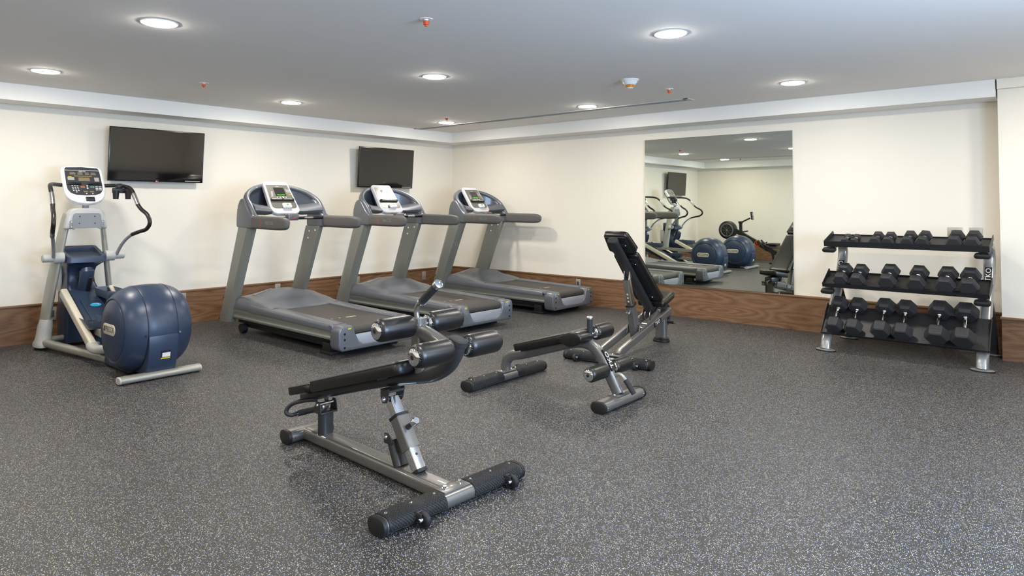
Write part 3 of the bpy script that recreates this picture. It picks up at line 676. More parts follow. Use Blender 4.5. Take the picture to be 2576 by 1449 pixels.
    b = B(); b.prism([(a*0.7, c*0.7) for a, c in o_], 0.07, M @ Matrix.Translation((0, 0, -0.06)), 0.01, 2); b.obj('console_back', 'ell_gray', con, OFF)
    f_ = [(-0.135, 0.178), (0, 0.186), (0.135, 0.178), (0.148, 0.155), (0.152, 0.0), (0.147, -0.05), (0.125, -0.085), (0.08, -0.103), (0, -0.108), (-0.08, -0.103), (-0.125, -0.085), (-0.147, -0.05), (-0.152, 0.0), (-0.148, 0.155)]
    b = B(); b.prism(f_, 0.002, M @ Matrix.Translation((0, 0, 0.0135))); fp = b.obj('faceplate', 'con_dark', con, OFF)
    def pad(name, x, y, wd, h, m, z=0.0152, th=0.0016):
        b = B(); b.box((x, y, z), (wd, h, th), M=M); return b.obj(name, m, con, OFF)
    pad('divider_line', 0, 0.150, 0.296, 0.003, 'mark_white')
    text('lettering', 'PRECOR', 0.015, M @ Matrix.Translation((0, 0.138, 0.0148)), 'mark_white', con, depth=0.0008, off=OFF)
    for x, wd in ((-0.085, 0.05), (-0.022, 0.046), (0.038, 0.036), (0.09, 0.046)): pad('readout', x, 0.112, wd, 0.015, 'ell_lcd'); pad('readout_caption', x, 0.126, wd*0.8, 0.0035, 'mark_gray')
    pad('readout', 0.0, 0.090, 0.15, 0.011, 'ell_lcd'); pad('main_display', 0.005, 0.058, 0.095, 0.036, 'ell_lcd')
    pad('warning_text', -0.112, 0.082, 0.03, 0.005, 'sticker_yellow'); pad('instruction_text', -0.105, 0.062, 0.055, 0.030, 'mark_gray'); pad('heart_rate_chart', 0.112, 0.058, 0.04, 0.042, 'mark_gray')
    for s in (-1, 1):
        b = B(); b.box((s*0.087, 0.010, 0.020), (0.118, 0.018, 0.014), 0.003, 2, M=M); b.obj('reading_ledge', 'plastic_black', con, OFF)
    for r in range(5):
        for c in range(3):
            if r == 4 and c != 1: continue
            pad('key_label', -0.105+0.021*c+0.002*r, -0.012-0.0155*r, 0.011, 0.006, 'mark_white')
    for x, m_ in ((-0.018, 'mark_orange'), (0.062, 'mark_teal')):
        b = B(); b.prism(slot(0.017, 0.009), 0.0016, M @ Matrix.Translation((x, -0.022, 0.0152))); q = b.obj('button_ring', m_, con, OFF)
        b = B(); b.prism(slot(0.011, 0.005), 0.0022, M @ Matrix.Translation((x, -0.022, 0.0155))); b.obj('button_centre', 'con_dark', q, OFF)
    for y in (-0.008, -0.022, -0.036): pad('arrow_key', 0.020, y, 0.012, 0.007, 'mark_white')
    for r in range(3):
        for c in range(2): pad('key_label', 0.105+0.030*c-0.006, -0.018-0.016*r, 0.022, 0.006, 'mark_white')
    for x in (0.0, 0.052): pad('readout', x, -0.070, 0.034, 0.013, 'ell_lcd'); pad('readout_caption', x+0.004, -0.090, 0.010, 0.007, 'mark_white')
    b = B(); b.box((0.028, -0.145, 0.010), (0.078, 0.046, 0.02), 0.006, 2, M=M); q = b.obj('headphone_panel', 'plastic_black', con, OFF)
    for x in (0.012, 0.044):
        b = B(); b.box((x, -0.153, 0.0205), (0.028, 0.022, 0.004), 0.002, 1, M=M); b.obj('panel_button', 'con_dark', q, OFF)
    # body tower with accessory tray
    b = B(); rr = []
    for z, x0, x1, hy in ((0.035, 0.225, 0.48, 0.125), (0.30, 0.235, 0.50, 0.132), (0.50, 0.25, 0.52, 0.135), (0.54, 0.255, 0.56, 0.132), (0.60, 0.265, 0.50, 0.120), (0.68, 0.285, 0.48, 0.115), (0.75, 0.305, 0.51, 0.128), (0.79, 0.315, 0.60, 0.152), (0.805, 0.32, 0.655, 0.165)):
        hx = (x1-x0)/2; cx = (x0+x1)/2; rr.append([(cx+a, c, z) for a, c in rrect(hx, hy, 0.03, 4)])
    def sl(x): return 0.945-0.30*(x-0.35)
    for k, dz in ((1.0, -0.02), (0.98, 0.0), (0.90, 0.002), (0.80, -0.004), (0.76, -0.035), (0.70, -0.042)):
        rr.append([(0.49+a, c, sl(0.49+a)+dz) for a, c in rrect(0.165*k, 0.165*k, 0.035*k, 4)])
    b.rings(rr); bd = b.obj('body_tower', 'ell_blue', t, OFF, sharp=45)
    for s in (-1, 1):
        b = B(); b.b2((0.245, s*0.130-0.009, 0.52), (0.345, s*0.130+0.009, 0.79), 0.006); b.obj('side_cover', 'ell_gray', bd, OFF)
    # nose housing and ramp
    b = B(); b.tube([(0.56, 0, 0.515), (0.60, 0, 0.60), (0.635, 0, 0.68), (0.64, 0, 0.72), (0.63, 0, 0.745)], [0.062, 0.058, 0.060, 0.062, 0.045], 20); ns = b.obj('lift_housing', 'ell_blue', t, OFF)
    b = B(); b.box((0.665, 0.012, 0.60), (0.02, 0.035, 0.15), 0.004, 1, rot=('Y', 0.4)); b.obj('slot', 'plastic_black', ns, OFF)
    b = B(); b.xz([(0.50, 0.545), (0.62, 0.54), (1.45, 0.165), (1.42, 0.10), (0.52, 0.46)], -0.165, 0.165, 0.012, 2); rp_ = b.obj('ramp_deck', 'ell_blue', t, OFF)
    Mo = frame((0.98, 0, 0.385), (0.911, 0, -0.412), (0, 1, 0))
    b = B(); b.prism(rrect(0.26, 0.10, 0.03, 4), 0.006, Mo @ Matrix.Translation((0.02, 0, -0.001)), 0.002); b.obj('ramp_panel', 'ell_blue', rp_, OFF)
    b = B(); b.prism(ell(0.030, 0.046, 28, 2), 0.003, Mo @ Matrix.Translation((-0.10, 0, 0.004))); em = b.obj('oval_emblem', 'logo_cyan', rp_, OFF)
    b = B(); b.tube([Mo @ Vector((-0.10+0.018*math.cos(a), 0.028*math.sin(a), 0.0065)) for a in [0.4+0.35*k for k in range(12)]], 0.0018, 6); b.obj('swirl', 'mark_white', em, OFF)
    for s in (-1, 1):
        b = B(); b.sweep([(0.66, s*0.20, 0.545), (0.67, s*0.20, 0.54), (1.40, s*0.20, 0.185), (1.46, s*0.20, 0.155)], rrect(0.028, 0.040, 0.014, 4), scales=[0.7, 1, 1, 1]); rl_ = b.obj('ramp_rail', 'ell_cream', t, OFF)
        b = B(); b.sweep([(0.66, s*0.168, 0.548), (1.40, s*0.168, 0.196)], rrect(0.008, 0.02, 0.003, 2)); b.obj('gap_shade_strip', 'plastic_black', rl_, OFF)  # black strip stands in for the shade in the gap between rail and deck
        b = B(); b.sweep(smooth([(1.44, s*0.20, 0.165), (1.50, s*0.195, 0.14), (1.56, s*0.15, 0.135), (1.58, s*0.06, 0.135)], 5), ell(0.038, 0.045, 16, 2.4), side=(0, 0, 1)); b.obj('rail_foot', 'ell_gray', t, OFF)
        # pedal and its arm
        px0, px1, pz = ((0.98, 1.42, 0.335) if s < 0 else (0.66, 1.10, 0.540))
        cy = s*0.125; b = B(); tb = []
        for z, g in ((pz-0.050, 0.72), (pz-0.03, 0.86), (pz+0.020, 1.0), (pz+0.024, 0.985), (pz+0.020, 0.94), (pz-0.018, 0.80)):
            tb.append([((px0+px1)/2+a*1.0, cy+c, z+(a/0.2)*-0.006) for a, c in rrect(0.205*(0.5+g/2), 0.082*(0.45+0.55*g), 0.035, 5)])
        b.rings(tb); pe = b.obj('pedal', 'pedal_blue', t, OFF, sharp=50)
        b = B(); b.prism(rrect(0.155, 0.048, 0.02, 3), 0.004, Matrix.Translation(((px0+px1)/2, cy, pz-0.013))); b.obj('pedal_tread', 'ell_blue_dark', pe, OFF)
        b = B(); b.sweep([(px0+0.05, cy, pz-0.075), (px1, cy, pz-0.08), (1.85, cy, pz-0.11 if s < 0 else 0.43)], [(-0.02, -0.028), (0.02, -0.028), (0.02, 0.028), (-0.02, 0.028)]); b.obj('pedal_arm', 'ell_silver', t, OFF)
        # handle pivot, moving handle
        b = B(); b.lathe([(0.0, 0.050), (0.08, 0.052), (0.085, 0.040), (0.09, 0.037), (0.165, 0.037), (0.172, 0.030), (0.173, 0)], o=(0.56, s*0.175, 0.855), axis=(0, s, 0), n=24); b.obj('handle_pivot', 'ell_gray', t, OFF)
        lo = smooth([(0.60, s*0.265, 0.865), (0.66, s*0.285, 0.955), (0.735, s*0.31, 1.025), (0.81, s*0.335, 1.068)], 5)
        b = B(); b.tube(lo, 0.015, 12); hl = b.obj('handle_lever', 'ell_plate', t, OFF)
        up = smooth([(0.80, s*0.333, 1.064), (0.90, s*0.36, 1.092), (1.00, s*0.385, 1.118), (1.055, s*0.395, 1.18), (1.02, s*0.385, 1.255), (0.92, s*0.365, 1.31), (0.86, s*0.352, 1.365), (0.80, s*0.345, 1.44), (0.745, s*0.34, 1.495), (0.67, s*0.325, 1.527), (0.57, s*0.285, 1.540), (0.48, s*0.20, 1.540), (0.43, s*0.10, 1.530)], 5)
        b = B(); b.tube(up, 0.0185, 14); b.obj('handle_grip', 'plastic_black', hl, OFF)
        b = B(); b.tube([(0.870, s*0.354, 1.352), (0.855, s*0.352, 1.372), (0.80, s*0.345, 1.44), (0.785, s*0.344, 1.455)], 0.0208, 14); b.obj('pulse_sensor', 'chrome_soft', hl, OFF)
    # bottle holder on the right bar
    b = B(); b.box((0.60, 0.275, 1.535), (0.075, 0.055, 0.05), 0.012, 2); b.box((0.63, 0.285, 1.49), (0.03, 0.16, 0.05), 0.008, 2); cb = b.obj('holder_bracket', 'plastic_black', t, OFF)
    for y in (0.225, 0.335):
        b = B(); b.lathe([(0.0, 0.024), (0.085, 0.031), (0.085, 0.028), (0.012, 0.021), (0.012, 0.0)], o=(0.67, y, 1.405), axis=(0, 0, 1), n=20); b.obj('cup_holder', 'plastic_black', cb, OFF)
    return t
el = elliptical()
for k, (x, y, l) in enumerate(((1.4, -5.41, 'dark blue and silver elliptical machine with big round drum, left of the treadmills'),
                               (1.4, -6.93, 'second blue elliptical machine, nearest the front wall, seen only in the mirror'))):
    o = el if k == 0 else copy_tree(el); o.location = (x, y, 0); o['label'] = l; o['group'] = 'elliptical machines facing the left wall'

# ================================================================ BENCH PIECES
def foam_roller(name, parent, c, axis, r, l, gather=True):
    """padded roller centred at c along axis"""
    c = Vector(c); ax = Vector(axis).normalized()
    pr = [(-l/2+0.004, 0.034), (-l/2, r*0.62), (-l/2+0.004, r*0.84), (-l/2+0.016, r*0.97), (-l/2+0.03, r), (l/2-0.03, r), (l/2-0.016, r*0.97), (l/2-0.004, r*0.84), (l/2, r*0.62), (l/2-0.004, 0.034)]
    b = B(); b.lathe(pr, o=c, axis=ax, n=40); o = b.obj(name, 'leather', parent, sharp=60)
    a = ax.orthogonal().normalized(); q = ax.cross(a)
    for s in (-1, 1):
        b = B(); b.lathe([(s*(l/2-0.006), 0.038), (s*(l/2+0.002), 0.038), (s*(l/2+0.008), 0.030), (s*(l/2+0.010), 0.012), (s*(l/2+0.008), 0.0)], o=c, axis=ax, n=28); cap = b.obj('end_cap', 'chrome', o)
        b = B(); b.lathe([(s*(l/2+0.008), 0.012), (s*(l/2+0.0115), 0.010), (s*(l/2+0.0115), 0.0)], o=c, axis=ax, n=16); b.obj('cap_plug', 'rubber', cap)
        if gather:
            b = B()
            for k in range(26):
                t_ = 2*PI*k/26; d = a*math.cos(t_)+q*math.sin(t_)
                b.tube([c+ax*s*(l/2-0.003)+d*(0.038), c+ax*s*(l/2-0.001)+d*r*0.74, c+ax*s*(l/2-0.010)+d*r*0.88], [0.0022, 0.0034, 0.0014], 5)
            g = b.obj('gathered_stitching', 'leather', o); g['kind'] = 'stuff'
    return o
def cross_foot(parent, u, half, side_wheels=None, plates=True, hx=0.040, hz=0.036, name='cross_foot'):
    """floor crossbar along local y at local x = u"""
    z = hz+0.004
    b = B(); b.sweep([(u, -half+0.012, z), (u, half-0.012, z)], slot(hx, hz, 8), side=(1, 0, 0)); o = b.obj(name, 'frame_gray', parent)
    for s in (-1, 1):
        b = B(); b.sweep([(u, s*(half-0.022), z), (u, s*(half-0.003), z), (u, s*half, z)], slot(hx+0.003, hz+0.003, 8), side=(1, 0, 0), scales=[1, 1, 0.86]); b.obj('end_cap', 'rubber', o)
        b = B(); b.lathe([(0, 0.005), (0.003, 0.003), (0.003, 0)], o=(u+hx+0.0005, s*(half-0.035), z), axis=(1, 0, 0), n=10); b.obj('screw', 'chrome', o)
    if plates:
        def over(e, k):        # point on the flat-oval outline offset by e; k 0..1 from one shoulder over the top to the other
            fl = hx-hz; R_ = hz+e; qa = R_*math.radians(112); tot = 2*qa+2*fl; p = k*tot
            if p < qa: an = math.radians(-22)+p/R_; return fl+R_*math.cos(an), R_*math.sin(an)
            if p < qa+2*fl: return fl-(p-qa), R_
            an = PI/2+(p-qa-2*fl)/R_; return -fl+R_*math.cos(an), R_*math.sin(an)
        for s in (-1, 1):
            y0, y1 = s*0.085, s*(half-0.03); L = abs(y1-y0)
            arc = [over(0.0045, k/16) for k in range(17)]+[over(0.0, 1-k/16) for k in range(17)]
            b = B(); b.rings([[(u+a, y0, z+c) for a, c in arc], [(u+a, y1, z+c) for a, c in arc]]); pl = b.obj('tread_plate', 'rubber', o)
            tb = bmesh.new(); ny = int(L/0.0155); nk = 13
            for jy in range(ny*2):
                for jk in range(nk):
                    kk = (jk+0.5+(0.5 if jy % 2 else 0))/nk
                    if kk > 0.97: continue
                    yc_ = 0.006+jy*0.5*0.0155*L/(ny*0.0155)*0.985
                    if yc_ > L-0.008: continue
                    vs = []
                    for dy, dk, e in ((-0.0074, 0, 0.0045), (0, 0.037, 0.0045), (0.0074, 0, 0.0045), (0, -0.037, 0.0045)):
                        a, c = over(e-0.0005, min(max(kk+dk, 0), 1)); vs.append(tb.verts.new((u+a, y0+s*(yc_+dy), z+c)))
                    tp = []
                    for dy, dk in ((-0.0040, 0), (0, 0.020), (0.0040, 0), (0, -0.020)):
                        a, c = over(0.0063, min(max(kk+dk, 0), 1)); tp.append(tb.verts.new((u+a, y0+s*(yc_+dy), z+c)))
                    tb.faces.new(tp)
                    for m in range(4): tb.faces.new((vs[m], vs[(m+1) % 4], tp[(m+1) % 4], tp[m]))
            bmesh.ops.recalc_face_normals(tb, faces=tb.faces)
            b = B(); b.merge(tb)
            g = b.obj('diamond_pattern', 'rubber', pl, sharp=10); g['kind'] = 'stuff'
            for k in (0.08, 0.5, 0.92):
                b = B(); b.lathe([(0, 0.0075), (0.003, 0.005), (0.0035, 0)], o=(u-0.004, y0+(y1-y0)*k, z+hz+0.005), axis=(0, 0, 1), n=12); b.obj('screw', 'chrome', pl)
    if side_wheels:
        sx, ys = side_wheels
        for y in ys:
            b = B(); b.box((u+sx*(hx+0.016), y-0.022, 0.048), (0.046, 0.006, 0.034), 0.004, 2); b.box((u+sx*(hx+0.004), y-0.010, 0.048), (0.010, 0.032, 0.030), 0.002, 1); br = b.obj('wheel_bracket', 'frame_dark', o)
            b = B(); b.lathe([(-0.013, 0.010), (-0.013, 0.026), (-0.009, 0.031), (0.009, 0.031), (0.013, 0.026), (0.013, 0.010)], o=(u+sx*(hx+0.032), y, 0.034), axis=(0, 1, 0), n=24); b.obj('wheel', 'rubber', br)
            b = B(); b.lathe([(-0.030, 0.0), (-0.030, 0.006), (-0.025, 0.009), (0.016, 0.009), (0.016, 0)], o=(u+sx*(hx+0.032), y, 0.038), axis=(0, 1, 0), n=12); b.obj('axle_bolt', 'chrome', br)
    return o
def bolt(parent, p, axis, r=0.009, h=0.007, m='chrome'):
    b = B(); b.lathe([(0, r*1.25), (h*0.25, r*1.25), (h*0.25, r), (h, r*0.8), (h, 0)], o=p, axis=axis, n=12); return b.obj('bolt', m, parent)
def pad_bm(b, L, W1, W2, th, M, r=0.03, top=True):
    """cushion: length L along X (0..L), half widths W1 -> W2, thickness th, on plane z=0 of M"""
    rr = []
    for z, ins in ((0, 0.006), (th*0.12, 0.001), (th*0.5, 0), (th*0.74, 0.001), (th*0.87, 0.006), (th*0.95, 0.014), (th*0.985, 0.026), (th*1.0, 0.045)):
        ring = []
        for cx, cy, t0 in ((L-r, 1, 0), (r, 1, PI/2), (r, -1, PI), (L-r, -1, 1.5*PI)):
            for i in range(6):
                t = t0+PI/2*i/5; rad = max(r-ins*0.6, 0.004)
                wx = (W2 if cx > L/2 else W1)-r
                x = (cx+(rad)*math.cos(t)) if True else 0
                if cx > L/2: x = L-r-(ins*0.4)+rad*math.cos(t)
                else: x = r+(ins*0.4)+rad*math.cos(t)
                y = cy*(wx-ins*0.4)+rad*math.sin(t)
                ring.append(M @ Vector((x, y, z)))
        rr.append(ring)
    b.rings(rr); return b
def piping(parent, L, W1, W2, z, M, r=0.03):
    ring = []
    for cx, cy, t0 in ((L-r, 1, 0), (r, 1, PI/2), (r, -1, PI), (L-r, -1, 1.5*PI)):
        for i in range(6):
            t = t0+PI/2*i/5; wx = (W2 if cx > L/2 else W1)-r
            ring.append(M @ Vector((cx+r*math.cos(t), cy*wx+r*math.sin(t), z)))
    ring.append(ring[0]); b = B(); b.tube(ring, 0.0022, 6, cap=False); return b.obj('piping', 'leather', parent)
FT = slot(0.046, 0.026, 8)     # flat oval frame tube, long side vertical in a u-z sweep (side = y): swap below
def ftube(b, path, a=0.046, c=0.026, scales=None):
    """flat-oval tube in the x-z plane, long axis in the bending plane"""
    return b.sweep(path, [(y, x) for x, y in slot(a, c, 8)], side=(0, 1, 0), scales=scales)

def rtube(b, path, a=0.033, c=0.021):
    return b.sweep(path, rrect(c, a, 0.007, 3), side=(0, 1, 0))
# ---------------------------------------------------------------- front bench (adjustable abdominal bench)
def ab_bench():
    t = thing('abdominal_bench', 'adjustable black abdominal bench nearest the camera, with foam rollers and raised grip handle', 'bench', (4.44, -5.415, 0), math.radians(-2.2))
    cross_foot(t, 1.235, 0.425, side_wheels=(1, (-0.24, 0.30)), hx=0.057, hz=0.034)
    rf = cross_foot(t, -0.03, 0.145, plates=False, hx=0.052, hz=0.034, name='rear_foot')
    b = B(); b.sweep([(0.01, 0, 0.040), (1.19, 0, 0.040)], rrect(0.050, 0.034, 0.022, 6), side=(0, 1, 0)); b.obj('base_beam', 'frame_gray', t)
    b = B(); b.b2((1.190, -0.078, 0.070), (1.268, 0.078, 0.078), 0.002); jp = b.obj('joint_plate', 'frame_gray', t)
    for y in (-0.045, 0.045): bolt(jp, (1.228, y, 0.078), (0, 0, 1), 0.010, 0.012)
    # rear post and pivot
    b = B(); b.sweep([(0.165, 0, 0.07), (0.165, 0, 0.195)], slot(0.045, 0.030, 8), side=(0, 1, 0)); b.obj('rear_post', 'frame_dark', t)
    b = B(); b.b2((0.125, -0.052, 0.190), (0.205, 0.052, 0.198), 0.002)
    for s in (-1, 1): b.xz([(0.128, 0.19), (0.202, 0.19), (0.195, 0.235), (0.180, 0.258), (0.155, 0.258), (0.140, 0.235)], s*0.052-0.003, s*0.052+0.003, 0.001, 1)
    pv = b.obj('pivot_bracket', 'frame_dark', t)
    b = B(); b.tube([(0.168, -0.045, 0.240), (0.168, 0.045, 0.240)], 0.010, 14); b.obj('pivot_pin', 'chrome', pv)
    for s in (-1, 1): bolt(pv, (0.168, s*0.055, 0.240), (0, s, 0))
    # main beam with the upturned end
    path = smooth([(-0.07, 0, 0.228), (0.15, 0, 0.296), (0.50, 0, 0.400), (0.80, 0, 0.484), (0.98, 0, 0.527), (1.10, 0, 0.562), (1.19, 0, 0.612), (1.242, 0, 0.672), (1.265, 0, 0.735)], 5)
    b = B(); b.sweep(path, [(y, x) for x, y in slot(0.038, 0.030, 8)], scales=[0.86 if p.x < 0.85 else min(1.06, 0.86+(p.x-0.85)*0.6) for p in path]); mb = b.obj('seat_beam', 'frame_dark', t)
    b = B(); b.sweep([path[-1]-Vector((0.003, 0, 0.012)), path[-1]+Vector((0.003, 0, 0.008)), path[-1]+Vector((0.004, 0, 0.012))], [(y, x) for x, y in slot(0.048, 0.034, 8)], scales=[1, 1, 0.85]); b.obj('end_cap', 'rubber_soft', mb)
    # support arm and brace to the upper rollers
    b = B(); b.sweep([(1.02, 0, 0.545), (0.985, 0, 0.66), (0.982, 0, 0.75), (0.982, 0, 0.808)], [(y, x) for x, y in rrect(0.034, 0.027, 0.012, 4)]); sa = b.obj('roller_post', 'frame_gray', t)
    b = B(); b.sweep(smooth([(0.965, 0, 0.735), (1.02, 0, 0.742), (1.10, 0, 0.722), (1.18, 0, 0.695), (1.245, 0, 0.685)], 4), [(y, x) for x, y in slot(0.038, 0.028, 8)]); b.obj('brace', 'frame_gray', sa)
    b = B(); b.tube(smooth([(0.972, 0, 0.800), (0.965, 0, 0.838), (0.978, 0, 0.866), (1.01, 0, 0.893)], 5), 0.0135, 14); ha = b.obj('grip_stem', 'frame_gray', sa)
    b = B(); b.tube([(1.006, 0, 0.889), (1.115, 0, 0.974)], 0.0195, 18); b.obj('grip_foam', 'rubber_soft', ha)
    b = B(); b.tube([(1.110, 0, 0.970), (1.118, 0, 0.9765), (1.128, 0, 0.984), (1.130, 0, 0.9855)], [0.022, 0.0235, 0.0235, 0.020], 18); b.obj('grip_end_cap', 'chrome', ha)
    b = B(); b.tube([(1.000, 0, 0.884), (1.008, 0, 0.890)], 0.0225, 18); b.obj('grip_collar', 'chrome', ha)
    for u, z in ((0.990, 0.778), (1.262, 0.702)):
        for s in (-1, 1): foam_roller('foam_roller', t, (u, s*0.150, z), (0, 1, 0), 0.0535, 0.205)
        b = B(); b.tube([(u, -0.06, z), (u, 0.06, z)], 0.013, 12); b.obj('roller_axle', 'chrome', t)
    # pads along the beam
    d = Vector((0.955, 0, 0.279)).normalized()
    M1 = frame((0.215, 0, 0.330), d, (0, 1, 0))
    b = B(); pad_bm(b, 0.80, 0.142, 0.130, 0.066, M1, 0.04); p1 = b.obj('back_pad', 'leather', t, sharp=60); piping(p1, 0.80, 0.142, 0.130, 0.056, M1, 0.04)
    b = B(); b.box((0.33, 0, -0.003), (0.50, 0.18, 0.008), M=M1); b.obj('pad_board', 'chassis', p1)
    M0 = frame((-0.02, 0, 0.268), Vector((0.96, 0, 0.27)), (0, 1, 0))
    b = B(); pad_bm(b, 0.235, 0.138, 0.140, 0.052, M0, 0.035); p0 = b.obj('head_pad', 'leather', t, sharp=60); piping(p0, 0.235, 0.138, 0.140, 0.042, M0, 0.035)
    # rear loop handle
    lp = smooth([(0.12, -0.032, 0.255), (0.05, -0.065, 0.243), (-0.01, -0.105, 0.222), (-0.035, -0.128, 0.190), (-0.030, -0.130, 0.168), (-0.012, -0.115, 0.160), (-0.01, -0.09, 0.160)], 5)
    b = B(); b.tube(lp, 0.0125, 12); b.tube([Vector((p.x, -p.y, p.z)) for p in lp], 0.0125, 12); b.tube([(-0.01, -0.095, 0.160), (-0.01, 0.095, 0.160)], 0.0115, 12); lh = b.obj('carry_handle', 'frame_dark', t)
    b = B(); b.tube([(-0.01, -0.078, 0.160), (-0.01, 0.078, 0.160)], 0.017, 16); b.obj('handle_foam', 'rubber_soft', lh)
    for s in (-1, 1):
        b = B(); b.tube([(-0.01, s*0.078, 0.160), (-0.01, s*0.088, 0.160)], 0.0175, 16); b.obj('handle_collar', 'chrome', lh)
    # telescopic strut
    ax = Vector((0.99-0.775, 0, 0.085-0.385)).normalized(); top = Vector((0.775, 0, 0.385))
    Lt = 0.372
    def at(k): return top+ax*k
    b = B(); b.sweep([at(0.0), at(Lt)], rrect(0.027, 0.027, 0.006, 3)); st = b.obj('inner_tube', 'chrome', t)
    b = B(); b.sweep([at(Lt-0.004), at(Lt+0.012)], rrect(0.030, 0.030, 0.007, 3)); b.obj('end_cap', 'rubber', st)
    b = B(); b.lathe([(0, 0.0065), (0.001, 0.0065)], o=at(0.30)+Vector((-ax.z, 0, ax.x))*0.0272, axis=(-ax.z, 0, ax.x), n=14); b.obj('pin_hole', 'plastic_black', st)
    b = B(); b.sweep([at(0.10), at(0.265)], rrect(0.036, 0.036, 0.010, 3)); sl = b.obj('outer_sleeve', 'frame_gray', t)
    b = B(); b.sweep([at(0.090), at(0.104)], rrect(0.039, 0.039, 0.011, 3)); b.obj('sleeve_collar', 'rubber', sl)
    nrm = Vector((-ax.z, 0, ax.x))
    b = B(); b.lathe([(0.0, 0.014), (0.022, 0.013), (0.022, 0.009), (0.05, 0.009), (0.05, 0.013)], o=at(0.170)+nrm*0.036, axis=nrm, n=18); pp = b.obj('pull_pin', 'frame_dark', sl)
    b = B(); b.lathe([(0.048, 0.014), (0.052, 0.019), (0.078, 0.019), (0.082, 0.016), (0.082, 0)], o=at(0.170)+nrm*0.036, axis=nrm, n=22); b.obj('pin_knob', 'chrome', pp)
    b = B()
    for s in (-1, 1): b.xz([(0.745, 0.425), (0.815, 0.445), (0.808, 0.40), (0.795, 0.372), (0.765, 0.365), (0.748, 0.385)], s*0.047-0.003, s*0.047+0.003, 0.001, 1)
    b.b2((0.745, -0.049, 0.423), (0.815, 0.049, 0.434)); cl = b.obj('beam_clevis', 'frame_dark', t)
    b = B(); b.tube([(0.778, -0.045, 0.388), (0.778, 0.045, 0.388)], 0.009, 12); b.obj('pivot_pin', 'chrome', cl)
    for s in (-1, 1): bolt(cl, (0.778, s*0.050, 0.388), (0, s, 0), 0.011, 0.010)
    b = B(); b.sweep([(0.855, 0, 0.070), (0.800, 0, 0.185)], slot(0.042, 0.026, 8), side=(0, 1, 0)); sp = b.obj('strut_post', 'frame_dark', t)
    b = B()
    for s in (-1, 1): b.xz([(0.765, 0.175), (0.830, 0.175), (0.828, 0.20), (0.80, 0.225), (0.770, 0.222)], s*0.040-0.003, s*0.040+0.003, 0.001, 1)
    b.b2((0.768, -0.042, 0.172), (0.828, 0.042, 0.180)); lg = b.obj('strut_lug', 'frame_dark', sp)
    for s in (-1, 1): bolt(lg, (0.786, s*0.043, 0.205), (0, s, 0), 0.010, 0.008)
    return t
ab_bench()

